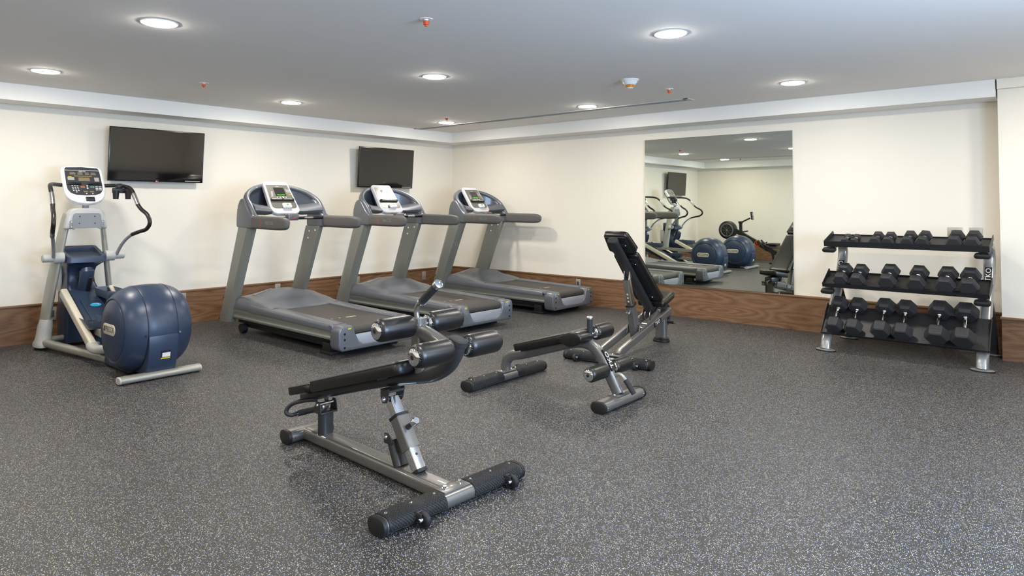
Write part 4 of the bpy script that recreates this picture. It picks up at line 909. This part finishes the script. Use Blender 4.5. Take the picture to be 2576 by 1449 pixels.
# ---------------------------------------------------------------- middle bench
def crunch_bench():
    t = thing('decline_bench', 'low black decline bench with an arched silver tube leg, behind the front bench', 'bench', (4.414, -3.672, 0), math.radians(0.5))
    cross_foot(t, 0.0, 0.447, side_wheels=(-1, (-0.30, 0.25)), hx=0.055, hz=0.034, name='rear_foot')
    cross_foot(t, 1.015, 0.265, plates=False, hx=0.056, hz=0.034, name='front_foot')
    path = smooth([(-0.005, 0, 0.074), (-0.002, 0, 0.125), (0.022, 0, 0.172), (0.075, 0, 0.204), (0.16, 0, 0.225), (0.30, 0, 0.268), (0.50, 0, 0.332), (0.63, 0, 0.370), (0.72, 0, 0.383), (0.79, 0, 0.372), (0.85, 0, 0.330), (0.895, 0, 0.270), (0.955, 0, 0.165), (1.010, 0, 0.074)], 5)
    b = B(); ftube(b, path, 0.041, 0.030); mb = b.obj('arched_beam', 'frame_gray', t)
    for u, z in ((0.0, 0.070), (1.012, 0.070)):
        b = B(); b.b2((u-0.042, -0.075, z), (u+0.042, 0.075, z+0.008), 0.002); jp = b.obj('joint_plate', 'frame_gray', t)
        for s in (-1, 1): bolt(jp, (u, s*0.058, z+0.008), (0, 0, 1), 0.008, 0.007)
    # name plate on the front of the arch
    a0 = Vector((0.862, 0, 0.338)); a1 = Vector((0.940, 0, 0.210)); d = (a1-a0).normalized(); n = Vector((-d.z, 0, d.x)); c = (a0+a1)/2+n*0.043
    Mp = frame(c, d, Vector((0, 1, 0)))
    Mp = frame((a0+a1)/2+n*0.0335, -d, (0, -1, 0))
    b = B(); b.box((0, 0, 0), (0.155, 0.042, 0.012), M=Mp); npl = b.obj('name_plate', 'plastic_black', mb)
    text('lettering', 'TKO', 0.050, Mp @ Matrix.Translation((0, 0, 0.0065)) @ Matrix.Rotation(0, 4, 'Z'), 'mark_white', npl, sx=1.15)
    # pad with down-curled front
    d = Vector((0.96, 0, 0.28)).normalized(); M1 = frame((0.180, 0, 0.262), d, (0, 1, 0))
    b = B(); pad_bm(b, 0.58, 0.135, 0.150, 0.060, M1, 0.035); p1 = b.obj('back_pad', 'leather', t, sharp=60); piping(p1, 0.58, 0.135, 0.150, 0.050, M1, 0.035)
    b = B(); b.xz(smooth_2d([(0.58, 0.400), (0.60, 0.430), (0.66, 0.458), (0.72, 0.474), (0.765, 0.474), (0.798, 0.452), (0.800, 0.422), (0.780, 0.400), (0.740, 0.378), (0.69, 0.368), (0.65, 0.385), (0.62, 0.392)]), -0.151, 0.0, 0.012, 3); b.obj('knee_bolster', 'leather', p1)
    b = B(); b.box((0.30, 0, -0.006), (0.52, 0.18, 0.012), M=M1); b.obj('pad_board', 'chassis', p1)
    foam_roller('upper_roller', t, (0.790, 0.130, 0.455), (0, 1, 0), 0.054, 0.200)
    b = B(); b.tube([(0.788, 0.0, 0.452), (0.788, 0.06, 0.452)], 0.011, 12); b.obj('roller_axle', 'chrome', t)
    for s in (-1, 1): foam_roller('lower_roller', t, (0.935, s*0.150, 0.232), (0, 1, 0), 0.050, 0.205)
    b = B(); b.tube([(0.935, -0.06, 0.232), (0.935, 0.06, 0.232)], 0.012, 12); b.obj('roller_axle', 'chrome', t)
    b = B(); b.tube([(0.778, 0, 0.385), (0.776, 0, 0.44)], 0.010, 12); hs = b.obj('handle_stem', 'chrome', t)
    b = B(); b.tube([(0.776, 0, 0.430), (0.776, 0, 0.553)], 0.0205, 20); b.obj('handle_foam', 'rubber_soft', hs)
    b = B(); b.lathe([(0.552, 0.021), (0.556, 0.0225), (0.568, 0.0225), (0.572, 0.0195), (0.572, 0)], o=(0.776, 0, 0), axis=(0, 0, 1), n=22); b.obj('handle_end_cap', 'chrome', hs)
    b = B(); b.tube(smooth([(0.968, 0, 0.180), (0.990, 0, 0.200), (1.020, 0, 0.206), (1.050, 0, 0.190), (1.068, 0, 0.170)], 5), 0.0125, 12); lh = b.obj('pull_handle', 'ell_silver', t)
    b = B(); b.tube([(1.063, 0, 0.176), (1.128, 0, 0.095)], 0.0175, 18); b.obj('handle_foam', 'rubber_soft', lh)
    return t
def smooth_2d(p, n=3):
    q = smooth([(a, 0, c) for a, c in p]+[(p[0][0], 0, p[0][1])], n)[:-1]; return [(v.x, v.z) for v in q]
crunch_bench()

# ---------------------------------------------------------------- upright bench by the mirror
def incline_bench():
    t = thing('incline_bench', 'black adjustable weight bench with raised backrest, standing in front of the wall mirror', 'bench', (4.71, -2.70, 0), math.radians(96))
    cross_foot(t, 0.0, 0.41, side_wheels=(-1, (0.27, -0.29)), hx=0.055, hz=0.034)
    for s in (-1, 1):
        b = B(); rtube(b, [(0.02, s*0.088, 0.072), (0.06, s*0.088, 0.098), (1.02, s*0.088, 0.285), (1.12, s*0.088, 0.305), (1.18, s*0.088, 0.312)]); rl = b.obj('side_rail', 'frame_gray', t)
        Mp = frame((0.82, s*0.1095, 0.246), (-s*0.98, 0, -s*0.195), (-0.195*1, 0, 0.98))
        b = B(); b.box((0, 0, 0), (0.17, 0.046, 0.002), M=Mp); npl = b.obj('name_plate', 'plastic_black', rl)
        text('lettering', 'TKO', 0.048, Mp @ Matrix.Translation((0, 0, 0.0012)), 'mark_white', npl, sx=1.2)
        # sector plates carrying the hinge
        b = B(); b.xz([(0.66, 0.235), (0.80, 0.262), (0.97, 0.295), (1.0, 0.325), (0.985, 0.362), (0.95, 0.375), (0.91, 0.362), (0.86, 0.315), (0.80, 0.285), (0.70, 0.262)], s*0.066-0.003, s*0.066+0.003, 0.001, 1); sp = b.obj('sector_plate', 'frame_gray', rl)
        bolt(sp, (0.955, s*0.070, 0.345), (0, s, 0), 0.017, 0.012)
        for q in range(4): bolt(rl, (0.62+0.13*q, s*0.088, 0.225+0.0253*q), (0, 0, 1), 0.008, 0.006)
        b = B(); b.xz([(0.50, 0.185), (0.58, 0.20), (0.575, 0.245), (0.55, 0.262), (0.525, 0.255)], s*0.060-0.003, s*0.060+0.003, 0.001, 1); lg = b.obj('strut_lug', 'frame_gray', rl)
        bolt(lg, (0.548, s*0.063, 0.235), (0, s, 0), 0.011, 0.012)
    b = B(); b.b2((-0.045, -0.135, 0.078), (0.045, 0.135, 0.088), 0.003); jp = b.obj('joint_plate', 'frame_gray', t)
    for y in (-0.05, 0.05): bolt(jp, (-0.01, y, 0.088), (0, 0, 1), 0.010, 0.009)
    b = B(); b.tube([(0.955, -0.066, 0.345), (0.955, 0.066, 0.345)], 0.018, 16); b.obj('hinge_pin', 'frame_dark', t)
    b = B(); b.tube([(0.80, -0.088, 0.225), (0.80, 0.088, 0.225)], 0.010, 12); b.obj('adjustment_rod', 'chrome', t)
    # front post
    b = B(); b.sweep([(1.17, 0, 0.035), (1.17, 0, 0.335)], slot(0.060, 0.036, 8), side=(0, 1, 0)); po = b.obj('front_post', 'frame_gray', t)
    b = B(); rr = [[(1.17+c*k, a*k, z) for a, c in slot(0.082, 0.058, 10)] for z, k in ((0.0, 1), (0.012, 1.03), (0.02, 1.0), (0.024, 0.92), (0.034, 0.95), (0.042, 0.86), (0.044, 0.7))]; b.rings(rr); b.obj('rubber_foot', 'rubber', po)
    b = B(); b.b2((1.05, -0.095, 0.322), (1.22, 0.095, 0.338), 0.004); b.b2((0.92, -0.05, 0.335), (1.22, 0.05, 0.40), 0.01); b.obj('seat_frame', 'frame_dark', t)
    # lifting loop and side grip
    b = B(); b.tube(smooth([(1.20, -0.02, 0.36), (1.27, -0.02, 0.355), (1.305, -0.02, 0.33), (1.31, -0.02, 0.25), (1.30, -0.02, 0.18), (1.26, -0.02, 0.155), (1.19, -0.02, 0.15)], 5), 0.012, 12); lh = b.obj('lifting_handle', 'frame_dark', t)
    b = B(); b.tube([(1.309, -0.02, 0.31), (1.309, -0.02, 0.20)], 0.017, 16); b.obj('handle_foam', 'rubber_soft', lh)
    b = B(); b.tube([(1.19, -0.05, 0.195), (1.19, -0.125, 0.195)], 0.013, 14); sg = b.obj('side_grip', 'rubber', t)
    b = B(); b.tube([(1.19, -0.125, 0.195), (1.19, -0.14, 0.195)], 0.0135, 14); b.obj('grip_end_cap', 'chrome', sg)
    # back strut (x-z line) and pads on its front side
    S0 = Vector((0.108, 0, 1.040)); S1 = Vector((0.895, 0, 0.345)); d = (S1-S0).normalized(); n = Vector((-d.z, 0, d.x)); L = (S1-S0).length
    b = B(); b.sweep([S0, S1], slot(0.048, 0.030, 8), side=(0, 1, 0)); bs = b.obj('back_strut', 'frame_dark', t)
    b = B(); b.sweep([S0+d*0.012, S0-d*0.010, S0-d*0.018, S0-d*0.022], slot(0.052, 0.034, 8), scales=[1, 1, 0.93, 0.78]); b.obj('end_cap', 'rubber_soft', bs)
    for k0, l0, nm, w1, w2, lg in ((-0.015, 0.245, 'head_pad', 0.115, 0.135, True), (0.262, 0.72, 'back_pad', 0.118, 0.138, False)):
        M1 = frame(S0+d*k0+n*0.052, d, (0, 1, 0))
        M1 = M1 if (M1.to_3x3() @ Vector((0, 0, 1))).dot(n) > 0 else frame(S0+d*k0+n*0.052, d, (0, -1, 0))
        b = B(); pad_bm(b, l0, w1, w2, 0.058, M1, 0.035); p = b.obj(nm, 'leather', t, sharp=60); piping(p, l0, w1, w2, 0.046, M1, 0.035)
        b = B(); b.box((l0/2, 0, -0.006), (l0*0.86, w1*1.7, 0.012), M=M1); b.obj('pad_board', 'chassis', p)
        for kk in ((0.5,) if lg else (0.16, 0.86)):
            b = B(); b.box((l0*kk, 0, -0.012), (0.034, 0.17, 0.006), 0.001, 1, M=M1); mt = b.obj('mounting_strap', 'frame_dark', p)
            for s in (-1, 1): bolt(mt, M1 @ Vector((l0*kk, s*0.068, -0.015)), -(M1.to_3x3() @ Vector((0, 0, 1))), 0.007, 0.004)
        if lg:
            zc = M1.to_3x3() @ Vector((0, 0, 1)); xr = -(zc.cross(-d)) if False else (-d).cross(zc)
            Mt = frame(M1 @ Vector((l0*0.50, 0, 0.0583)), xr, -d)
            text('lettering', 'TKO', 0.062, Mt, 'mark_white', p, sx=1.35, shear=0.25)
    # seat
    d2 = Vector((0.985, 0, 0.17)).normalized(); M2 = frame((0.905, 0, 0.378), d2, (0, 1, 0))
    b = B(); pad_bm(b, 0.355, 0.142, 0.118, 0.060, M2, 0.035); se = b.obj('seat_pad', 'leather', t, sharp=60); piping(se, 0.355, 0.142, 0.118, 0.048, M2, 0.035)
    # telescopic strut
    T0 = Vector((0.565, 0, 0.150)); T1 = Vector((0.385, 0, 0.690)); dd = (T1-T0).normalized()
    b = B(); b.sweep([T0, T0+dd*0.315], rrect(0.036, 0.044, 0.014, 4)); so = b.obj('outer_sleeve', 'frame_gray', t)
    b = B(); b.sweep([T0+dd*0.308, T0+dd*0.322], rrect(0.040, 0.048, 0.015, 4)); b.obj('sleeve_collar', 'rubber', so)
    b = B(); b.sweep([T0+dd*0.30, T1], rrect(0.030, 0.036, 0.010, 4)); si = b.obj('inner_tube', 'chrome_soft', t)
    nn = Vector((-dd.z, 0, dd.x))
    for q in range(3):
        b = B(); b.lathe([(0, 0.009), (0.001, 0.009)], o=T0+dd*(0.36+0.035*q)+nn*0.0362, axis=nn, n=14); b.obj('pin_hole', 'mark_tan', si)
    b = B(); b.lathe([(0, 0.012), (0.018, 0.012), (0.018, 0.009), (0.03, 0.009), (0.03, 0.018), (0.054, 0.018), (0.056, 0.014), (0.056, 0)], o=T0+dd*0.262+nn*0.043+Vector((0, 0.0, 0)), axis=nn, n=20); b.obj('pull_pin', 'chrome_soft', so)
    b = B()
    for s in (-1, 1): b.xz([(0.365, 0.68), (0.405, 0.68), (0.425, 0.74), (0.42, 0.785), (0.39, 0.775)], s*0.026-0.004, s*0.026+0.004, 0.001, 1)
    yk = b.obj('strut_yoke', 'chrome_soft', t)
    b = B(); b.tube([(0.408, -0.040, 0.765), (0.408, 0.040, 0.765)], 0.009, 12); b.obj('yoke_pin', 'chrome', yk)
    for s in (-1, 1):
        b = B(); b.sweep(smooth([(0.885, s*0.024, 0.352), (0.845, s*0.024, 0.330), (0.835, s*0.024, 0.285), (0.855, s*0.024, 0.245)], 5), rrect(0.004, 0.011, 0.003, 2)); b.obj('hinge_link', 'chrome_soft', t)
    return t
incline_bench()

# ================================================================ DUMBBELL RACK
RCX = 6.535     # world x of the rack centre
def rack():
    t = thing('dumbbell_rack', 'three tier black and silver dumbbell rack against the right-hand wall', 'rack', (RCX, -0.45, 0)); OFF = (-RCX, 0.45, 0)
    x0, x1 = 5.910, 7.212
    for nm, f, r, lip, lab in (('top_shelf', (-0.775, 0.968), (-0.465, 1.064), 0.055, 'top'), ('middle_shelf', (-0.840, 0.590), (-0.600, 0.712), 0.040, 'middle'), ('bottom_shelf', (-0.905, 0.158), (-0.655, 0.396), 0.026, 'bottom')):
        d = Vector((0, r[0]-f[0], r[1]-f[1])); L = d.length; M = frame(((x0+x1)/2, f[0], f[1]), (1, 0, 0), d); W = x1-x0
        b = B(); b.box((0, L/2, -0.002), (W, L, 0.004), M=M); b.box((0, 0.002, lip/2-0.004), (W, 0.004, lip), M=M); 
        if lab != 'bottom': b.box((0, L-0.002, 0.004), (W, 0.004, 0.012), M=M)
        for s in (-1, 1):
            b.prism([(0.0, -0.004), (L, -0.004), (L, 0.03), (L-0.02, 0.048), (0.03, lip-0.004), (0, lip-0.004)], 0.004, M @ Matrix(((0, 0, 1, s*(W/2-0.002)), (1, 0, 0, 0), (0, 1, 0, 0), (0, 0, 0, 1))))
        o = b.obj(nm, 'shelf_black', t, OFF)
        for s in (-1, 1):
            for k in (0.25, 0.75):
                b = B(); b.lathe([(0, 0.009), (0.002, 0.006), (0.002, 0)], o=M @ Vector((s*(W/2-0.055), L*k, 0.0)), axis=M.to_3x3() @ Vector((0, 0, 1)), n=14); b.obj('shelf_bolt', 'rubber', o, OFF)
    for s, xc in ((-1, 5.950), (1, 7.160)):
        path = smooth([(xc, -0.905, 0.018), (xc, -0.892, 0.06), (xc, -0.862, 0.110), (xc, -0.765, 0.215), (xc, -0.60, 0.415), (xc, -0.48, 0.575), (xc, -0.375, 0.70), (xc, -0.315, 0.81), (xc, -0.295, 0.90), (xc, -0.318, 0.965), (xc, -0.38, 0.985), (xc, -0.44, 0.972)], 5)
        b = B(); b.sweep(path, slot(0.046, 0.028, 8), side=(1, 0, 0)); fl = b.obj('curved_upright', 'rack_silver', t, OFF)
        b = B(); b.sweep([(xc, -0.47, 0.56), (xc, -0.30, 0.35), (xc, -0.13, 0.02)], slot(0.040, 0.024, 8), side=(1, 0, 0)); bl = b.obj('rear_leg', 'frame_dark', t, OFF)
        for yy, hx, hy, par in ((-0.905, 0.088, 0.052, fl), (-0.135, 0.085, 0.050, bl)):
            b = B(); b.rings([[(xc+a*k, yy+c*k, z) for a, c in ell(hx, hy, 28, 2)] for z, k in ((0.0, 1), (0.010, 1.0))]); fp = b.obj('rubber_foot', 'rubber', par, OFF)
            b = B(); b.rings([[(xc+a*k, yy+c*k, z) for a, c in ell(hx, hy, 28, 2)] for z, k in ((0.010, 0.97), (0.014, 0.97), (0.019, 0.85))]); b.obj('foot_plate', 'rack_silver', fp, OFF)
        # shelf arms with rubber ends
        for nm, f, r in (('top_arm', (-0.760, 0.930), (-0.40, 1.018)), ('middle_arm', (-0.825, 0.545), (-0.46, 0.665)), ('bottom_arm', (-0.87, 0.135), (-0.69, 0.325))):
            dd = Vector((0, r[0]-f[0], r[1]-f[1])).normalized(); F = Vector((xc, f[0], f[1]))
            b = B(); b.sweep([F+dd*0.01, (xc, r[0], r[1])], slot(0.042, 0.018, 8), side=(1, 0, 0)); ar = b.obj(nm, 'frame_dark' if nm != 'bottom_arm' else 'rack_silver', t, OFF)
            if nm != 'bottom_arm':
                b = B(); b.sweep([F+dd*0.03, F-dd*0.012, F-dd*0.022, F-dd*0.027], slot(0.060, 0.020, 8), side=(1, 0, 0), scales=[1, 1, 0.9, 0.6]); b.obj('arm_end_cap', 'rubber', ar, OFF)
        # name plate on the upright
        A0 = Vector((xc, -0.325, 0.79)); A1 = Vector((xc, -0.395, 0.675)); dn = (A0-A1).normalized(); nf = Vector((1, 0, 0)).cross(dn); 
        Mp = frame((A0+A1)/2+nf*0.0305, dn, Vector((-1, 0, 0)))
        b = B(); b.box((0, 0, 0), (0.145, 0.050, 0.003), M=Mp); npl = b.obj('name_plate', 'plastic_black', fl, OFF)
        text('lettering', 'TKO', 0.056, Mp @ Matrix.Translation((0, 0, 0.0016)), 'mark_white', npl, off=OFF, sx=1.1)
    return t
rack()

# ---------------------------------------------------------------- dumbbells
def dumbbell(wd, L, num, logo=False):
    """origin: centre, on the shelf; axis along +y; front is -y; wd corner to corner"""
    t = thing('dumbbell', '', 'dumbbell'); R = wd/2; H = R*math.cos(PI/6); hl = L*0.29 if wd > 0.15 and L > 0.3 else L*0.33 if wd > 0.12 else L*0.30
    for s in (-1, 1):
        b = B(); rr = []
        for y, k in ((0, 0.80), (0.010*wd/0.15, 0.93), (0.022*wd/0.15, 1.0), (hl-0.018*wd/0.15, 1.0), (hl-0.007*wd/0.15, 0.94), (hl, 0.84)):
            rr.append([(R*k*math.cos(PI/3*i), s*(L/2-hl+y), H+R*k*math.sin(PI/3*i)) for i in range(6)])
        b.rings(rr); hd = b.obj('hex_head', 'hex_rubber', t, sharp=20)
        cz = 2*H; yc = s*(L/2-hl/2)
        Mt = frame((0, yc, cz+0.0002), (1, 0, 0), (0, 1, 0))
        if wd > 0.13:
            b = B(); w2, h2, q = R*0.40, hl*0.25, 0.0016
            for a, c, e, f in ((0, h2, w2, q), (0, -h2, w2, q), (-w2, 0, q, h2), (w2, 0, q, h2)): b.box((a, c, 0), (2*e if e > q else q, 2*f if f > q else q, 0.0008), M=Mt)
            b.obj('number_border', 'hex_number', hd)
        if num: text('number', 'GOMA' if (logo and s < 0) else num, (R*0.56 if not (logo and s < 0) else R*0.24), Mt, 'hex_number', hd, depth=0.0010, sx=1.0 if not (logo and s < 0) else 1.3)
    hr = 0.0145
    b = B(); y1 = L/2-hl; b.lathe([(-y1, hr*1.25), (-y1+0.006, hr*1.3), (-y1+0.012, hr*1.02), (-y1*0.4, hr), (0, hr*1.06), (y1*0.4, hr), (y1-0.012, hr*1.02), (y1-0.006, hr*1.3), (y1, hr*1.25)], o=(0, 0, H), axis=(0, 1, 0), n=24); b.obj('handle', 'chrome', t)
    return t
tiers = {'top': ((-0.775, 0.968), (-0.465, 1.064)), 'middle': ((-0.840, 0.590), (-0.600, 0.712)), 'bottom': ((-0.905, 0.158), (-0.655, 0.396))}
rows = [
 ('top', 0.075, 0.165, '5', ((6.085, 0.02, 'smallest hex dumbbell, leftmost of the tiny pair on the top shelf'), (6.163, 0.02, 'smallest hex dumbbell, rightmost of the tiny pair on the top shelf'))),
 ('top', 0.106, 0.20, '10', ((6.346, 0.0, 'black hex dumbbell, left of the second pair on the top shelf'), (6.450, 0.0, 'black hex dumbbell, right of the second pair on the top shelf'))),
 ('top', 0.112, 0.23, '15', ((6.604, 0.0, 'black hex dumbbell, left of the third pair on the top shelf'), (6.720, 0.0, 'black hex dumbbell tipped slightly, right of the third pair on the top shelf'))),
 ('top', 0.126, 0.24, '20', ((6.960, 0.0, 'black hex dumbbell in front of wall plates, second from right, top shelf'), (7.087, 0.0, 'black hex dumbbell at the right end of the top shelf'))),
 ('middle', 0.138, 0.25, '25', ((6.068, 0.0, 'black hex dumbbell marked 25 at the left end of the middle shelf'), (6.208, 0.0, 'black hex dumbbell marked 25, second from left on the middle shelf'))),
 ('middle', 0.156, 0.253, '30', ((6.456, 0.0, 'black hex dumbbell standing alone left of centre on the middle shelf'), (6.684, 0.0, 'black hex dumbbell standing alone right of centre on the middle shelf'))),
 ('middle', 0.160, 0.255, '35', ((6.902, 0.0, 'black hex dumbbell marked 35, second from right on the middle shelf'), (7.066, 0.0, 'black hex dumbbell marked 35 at the right end of the middle shelf'))),
 ('bottom', 0.156, 0.355, '40', ((6.030, 0.0, 'black hex dumbbell marked 40 at the left end of the bottom shelf'), (6.192, 0.0, 'black hex dumbbell marked 40, second from left on the bottom shelf'))),
 ('bottom', 0.166, 0.368, '45', ((6.418, 0.0, 'black hex dumbbell marked 45, left of the middle pair on the bottom shelf'), (6.586, 0.0, 'black hex dumbbell marked 45, right of the middle pair on the bottom shelf'))),
]
for tier, wd, L, num, items in rows+[('bottom', 0.186, 0.378, '50', ((6.846, 0.0, 'large black hex dumbbell with a small boxed logo, second from right on the bottom shelf'),)), ('bottom', 0.186, 0.378, '50', ((7.034, 0.0, 'large black hex dumbbell marked 50 at the right end of the bottom shelf'),))]:
    f, r = tiers[tier]; d = Vector((0, r[0]-f[0], r[1]-f[1])); SL = d.length; d.normalize(); nz = Vector((1, 0, 0)).cross(d)
    db = dumbbell(wd, L, num, logo=(num == '50' and items[0][0] < 6.9))
    for k, (x, g, l) in enumerate(items):
        o = db if k == 0 else copy_tree(db)
        c = Vector((x, f[0], f[1]))+d*(0.008+L/2+g)+nz*0.0006
        M = frame(c, (1, 0, 0), d)
        if 'tipped' in l:
            H = wd/2*math.cos(PI/6); a = -0.13
            M = M @ Matrix.Translation((0, 0, H+0.004)) @ Matrix.Rotation(-a, 4, 'Y') @ Matrix.Translation((0, 0, -H))
        o.matrix_world = M; o['label'] = l; o['group'] = 'hex dumbbells on the rack'

# ================================================================ THINGS SEEN ONLY IN THE MIRROR AND THE TELEVISION
def rower():
    X0, Y0 = 1.75, -8.55
    t = thing('rowing_machine', 'black rowing machine with a caged fan wheel against the front wall, seen in the mirror', 'rower', (X0, Y0, 0), 0); OFF = (-X0, 0, 0)
    fx, fz = 1.16, 0.755
    b = B(); b.lathe([(-0.055, 0.02), (-0.058, 0.155), (-0.050, 0.19), (-0.02, 0.222), (0.06, 0.222), (0.10, 0.195), (0.11, 0.13), (0.11, 0.0)], o=(fx, 0, fz), axis=(0, -1, 0), n=48); b.lathe([(-0.055, 0.02), (-0.05, 0.0)], o=(fx, 0, fz), axis=(0, -1, 0), n=48); fh = b.obj('fan_housing', 'rower_black', t, OFF)
    for y in (0.057, ):
        b = B(); b.tube([(fx+0.150*math.cos(a*PI/24), y, fz+0.150*math.sin(a*PI/24)) for a in range(49)], 0.012, 8, cap=False); b.obj('cage_ring', 'rower_gray', fh, OFF)
        b = B()
        for k in range(8): b.tube([(fx, y, fz), (fx+0.15*math.cos(k*PI/4), y, fz+0.15*math.sin(k*PI/4))], 0.0025, 5)
        b.obj('cage_spokes', 'rower_gray', fh, OFF)
    b = B(); b.lathe([(0, 0.02), (0.012, 0.018), (0.012, 0)], o=(fx, 0.055, fz), axis=(0, 1, 0), n=16); b.obj('hub', 'rower_gray', fh, OFF)
    b = B(); b.sweep([(1.33, 0, 0.76), (1.52, 0, 0.66), (1.84, 0, 0.49), (2.2, 0, 0.30), (2.32, 0, 0.24)], [(-0.045, -0.05), (0.045, -0.05), (0.045, 0.05), (-0.045, 0.05)]); mb = b.obj('main_beam', 'rower_black', t, OFF)
    Mb = frame((1.90, 0.0465, 0.455), (-0.88, 0, 0.47), (0.47, 0, 0.88))
    b = B(); b.tube([Mb @ Vector((0.062*math.cos(a*PI/16), 0.062*math.sin(a*PI/16), 0)) for a in range(33)], 0.006, 6, cap=False); b.tube([Mb @ Vector(p) for p in ((-0.03, -0.025, 0), (-0.005, 0.03, 0), (0.005, -0.03, 0), (0.03, 0.025, 0))], 0.007, 6); b.obj('round_logo', 'mark_orange', mb, OFF)
    b = B(); b.sweep([(1.49, 0, 0.66), (1.485, 0, 0.95)], [(-0.025, -0.03), (0.025, -0.03), (0.025, 0.03), (-0.025, 0.03)]); b.box((1.485, 0, 0.95), (0.09, 0.08, 0.05), 0.006); ms = b.obj('monitor_mast', 'rower_black', t, OFF)
    b = B(); b.tube([(1.50, 0, 0.95), (1.72, 0, 1.055)], 0.018, 10); ma = b.obj('monitor_arm', 'rower_black', ms, OFF)
    Mm = frame((1.765, 0.03, 1.11), (-0.55, 0.8, 0), (-0.12, 0, 1))
    b = B(); b.box((0, 0, 0), (0.11, 0.19, 0.035), 0.008, 2, M=frame((1.765, 0, 1.11), (0, 1, 0), (-0.15, 0, 1))); mo = b.obj('monitor', 'rower_black', ma, OFF)
    b = B(); b.box((0, 0.03, 0.019), (0.085, 0.08, 0.002), M=frame((1.765, 0, 1.11), (0, 1, 0), (-0.15, 0, 1))); b.box((0, -0.055, 0.019), (0.085, 0.06, 0.002), M=frame((1.765, 0, 1.11), (0, 1, 0), (-0.15, 0, 1))); b.obj('monitor_screen', 'mark_gray', mo, OFF)
    b = B(); b.tube([(1.58, -0.20, 0.735), (1.56, 0, 0.725), (1.58, 0.20, 0.735)], 0.016, 10); b.obj('pull_handle', 'rubber', t, OFF)
    for s in (-1, 1):
        b = B(); b.prism(rrect(0.15, 0.05, 0.04, 4), 0.02, frame((2.03, s*0.10, 0.42), (-0.62, 0, 0.78), (0, 1, 0)), 0.004); fo = b.obj('foot_rest', 'rubber', t, OFF)
        b = B(); b.tube([(2.04, s*0.10-0.05, 0.46), (2.08, s*0.10, 0.49), (2.04, s*0.10+0.05, 0.46)], 0.012, 8); b.obj('foot_strap', 'plastic_black', fo, OFF)
    b = B(); b.b2((2.12, -0.03, 0.345), (3.55, 0.03, 0.405), 0.004); rl = b.obj('seat_rail', 'rower_gray', t, OFF)
    b = B(); b.sweep([(2.22, 0, 0.34), (2.28, 0, 0.02)], [(-0.03, -0.02), (0.03, -0.02), (0.03, 0.02), (-0.03, 0.02)]); b.b2((2.25, -0.26, 0.0), (2.31, 0.26, 0.035), 0.005); b.obj('front_leg', 'rower_black', t, OFF)
    b = B(); b.sweep([(3.48, 0, 0.35), (3.50, 0, 0.02)], [(-0.03, -0.02), (0.03, -0.02), (0.03, 0.02), (-0.03, 0.02)]); b.b2((3.47, -0.18, 0.0), (3.53, 0.18, 0.035), 0.005); b.obj('rear_leg', 'rower_black', t, OFF)
    b = B(); b.b2((2.13, -0.15, 0.42), (2.38, 0.15, 0.475), 0.02, 3); b.b2((2.18, -0.05, 0.40), (2.33, 0.05, 0.43)); b.obj('sliding_seat', 'leather', t, OFF)
    b = B(); b.sweep([(1.33, 0, 0.72), (1.25, 0, 0.40), (1.22, 0, 0.02)], [(-0.03, -0.03), (0.03, -0.03), (0.03, 0.03), (-0.03, 0.03)]); b.b2((1.19, -0.25, 0.0), (1.25, 0.25, 0.035), 0.005); b.obj('fan_leg', 'rower_black', t, OFF)
rower()
def cabinet():
    X0, X1, Y0, Y1 = 8.75, 9.38, -2.9, -0.42
    t = thing('towel_cabinet', 'white counter cabinet with dark open shelves, reflected in the television', 'cabinet', ((X0+X1)/2, (Y0+Y1)/2, 0)); OFF = (-(X0+X1)/2, -(Y0+Y1)/2, 0)
    b = B(); b.b2((X0-0.03, Y0-0.03, 0.90), (X1, Y1, 0.94), 0.004); b.obj('counter_top', 'cabinet_white', t, OFF)
    b = B(); b.b2((X1-0.02, Y0, 0.0), (X1, Y1, 0.90))
    for y in (Y0, -2.05, -1.20, Y1-0.03): b.b2((X0, y, 0.0), (X1-0.02, y+0.03, 0.90))
    b.obj('carcass', 'cabinet_white', t, OFF)
    for a, c in ((Y0+0.03, -2.05), (-1.17, Y1-0.03)):
        b = B(); b.b2((X0+0.02, a, 0.42), (X1-0.02, c, 0.45)); b.b2((X0+0.02, a, 0.06), (X1-0.02, c, 0.09)); b.obj('shelf', 'cabinet_dark', t, OFF)
        b = B(); b.b2((X1-0.03, a, 0.09), (X1-0.02, c, 0.90)); b.obj('back_board', 'cabinet_dark', t, OFF)
    b = B(); b.b2((X0-0.01, -2.02, 0.06), (X0, -1.20, 0.89), 0.003); d = b.obj('door', 'cabinet_white', t, OFF)
    tw = None
    for q, (y, l) in enumerate(((-2.65, 'folded white towels, left stack on the cabinet shelf'), (-2.30, 'folded white towels, right stack on the cabinet shelf'))):
        for k in range(3):
            b = B(); b.box((X0+0.22, y, 0.452+0.028+k*0.056), (0.34, 0.26, 0.054), 0.02, 4)
            o = b.obj('folded_towel', 'towel_white'); tag(o, ('lowest', 'middle', 'topmost')[k]+' of the '+l, 'towel', 'folded towels in the cabinet')
cabinet()
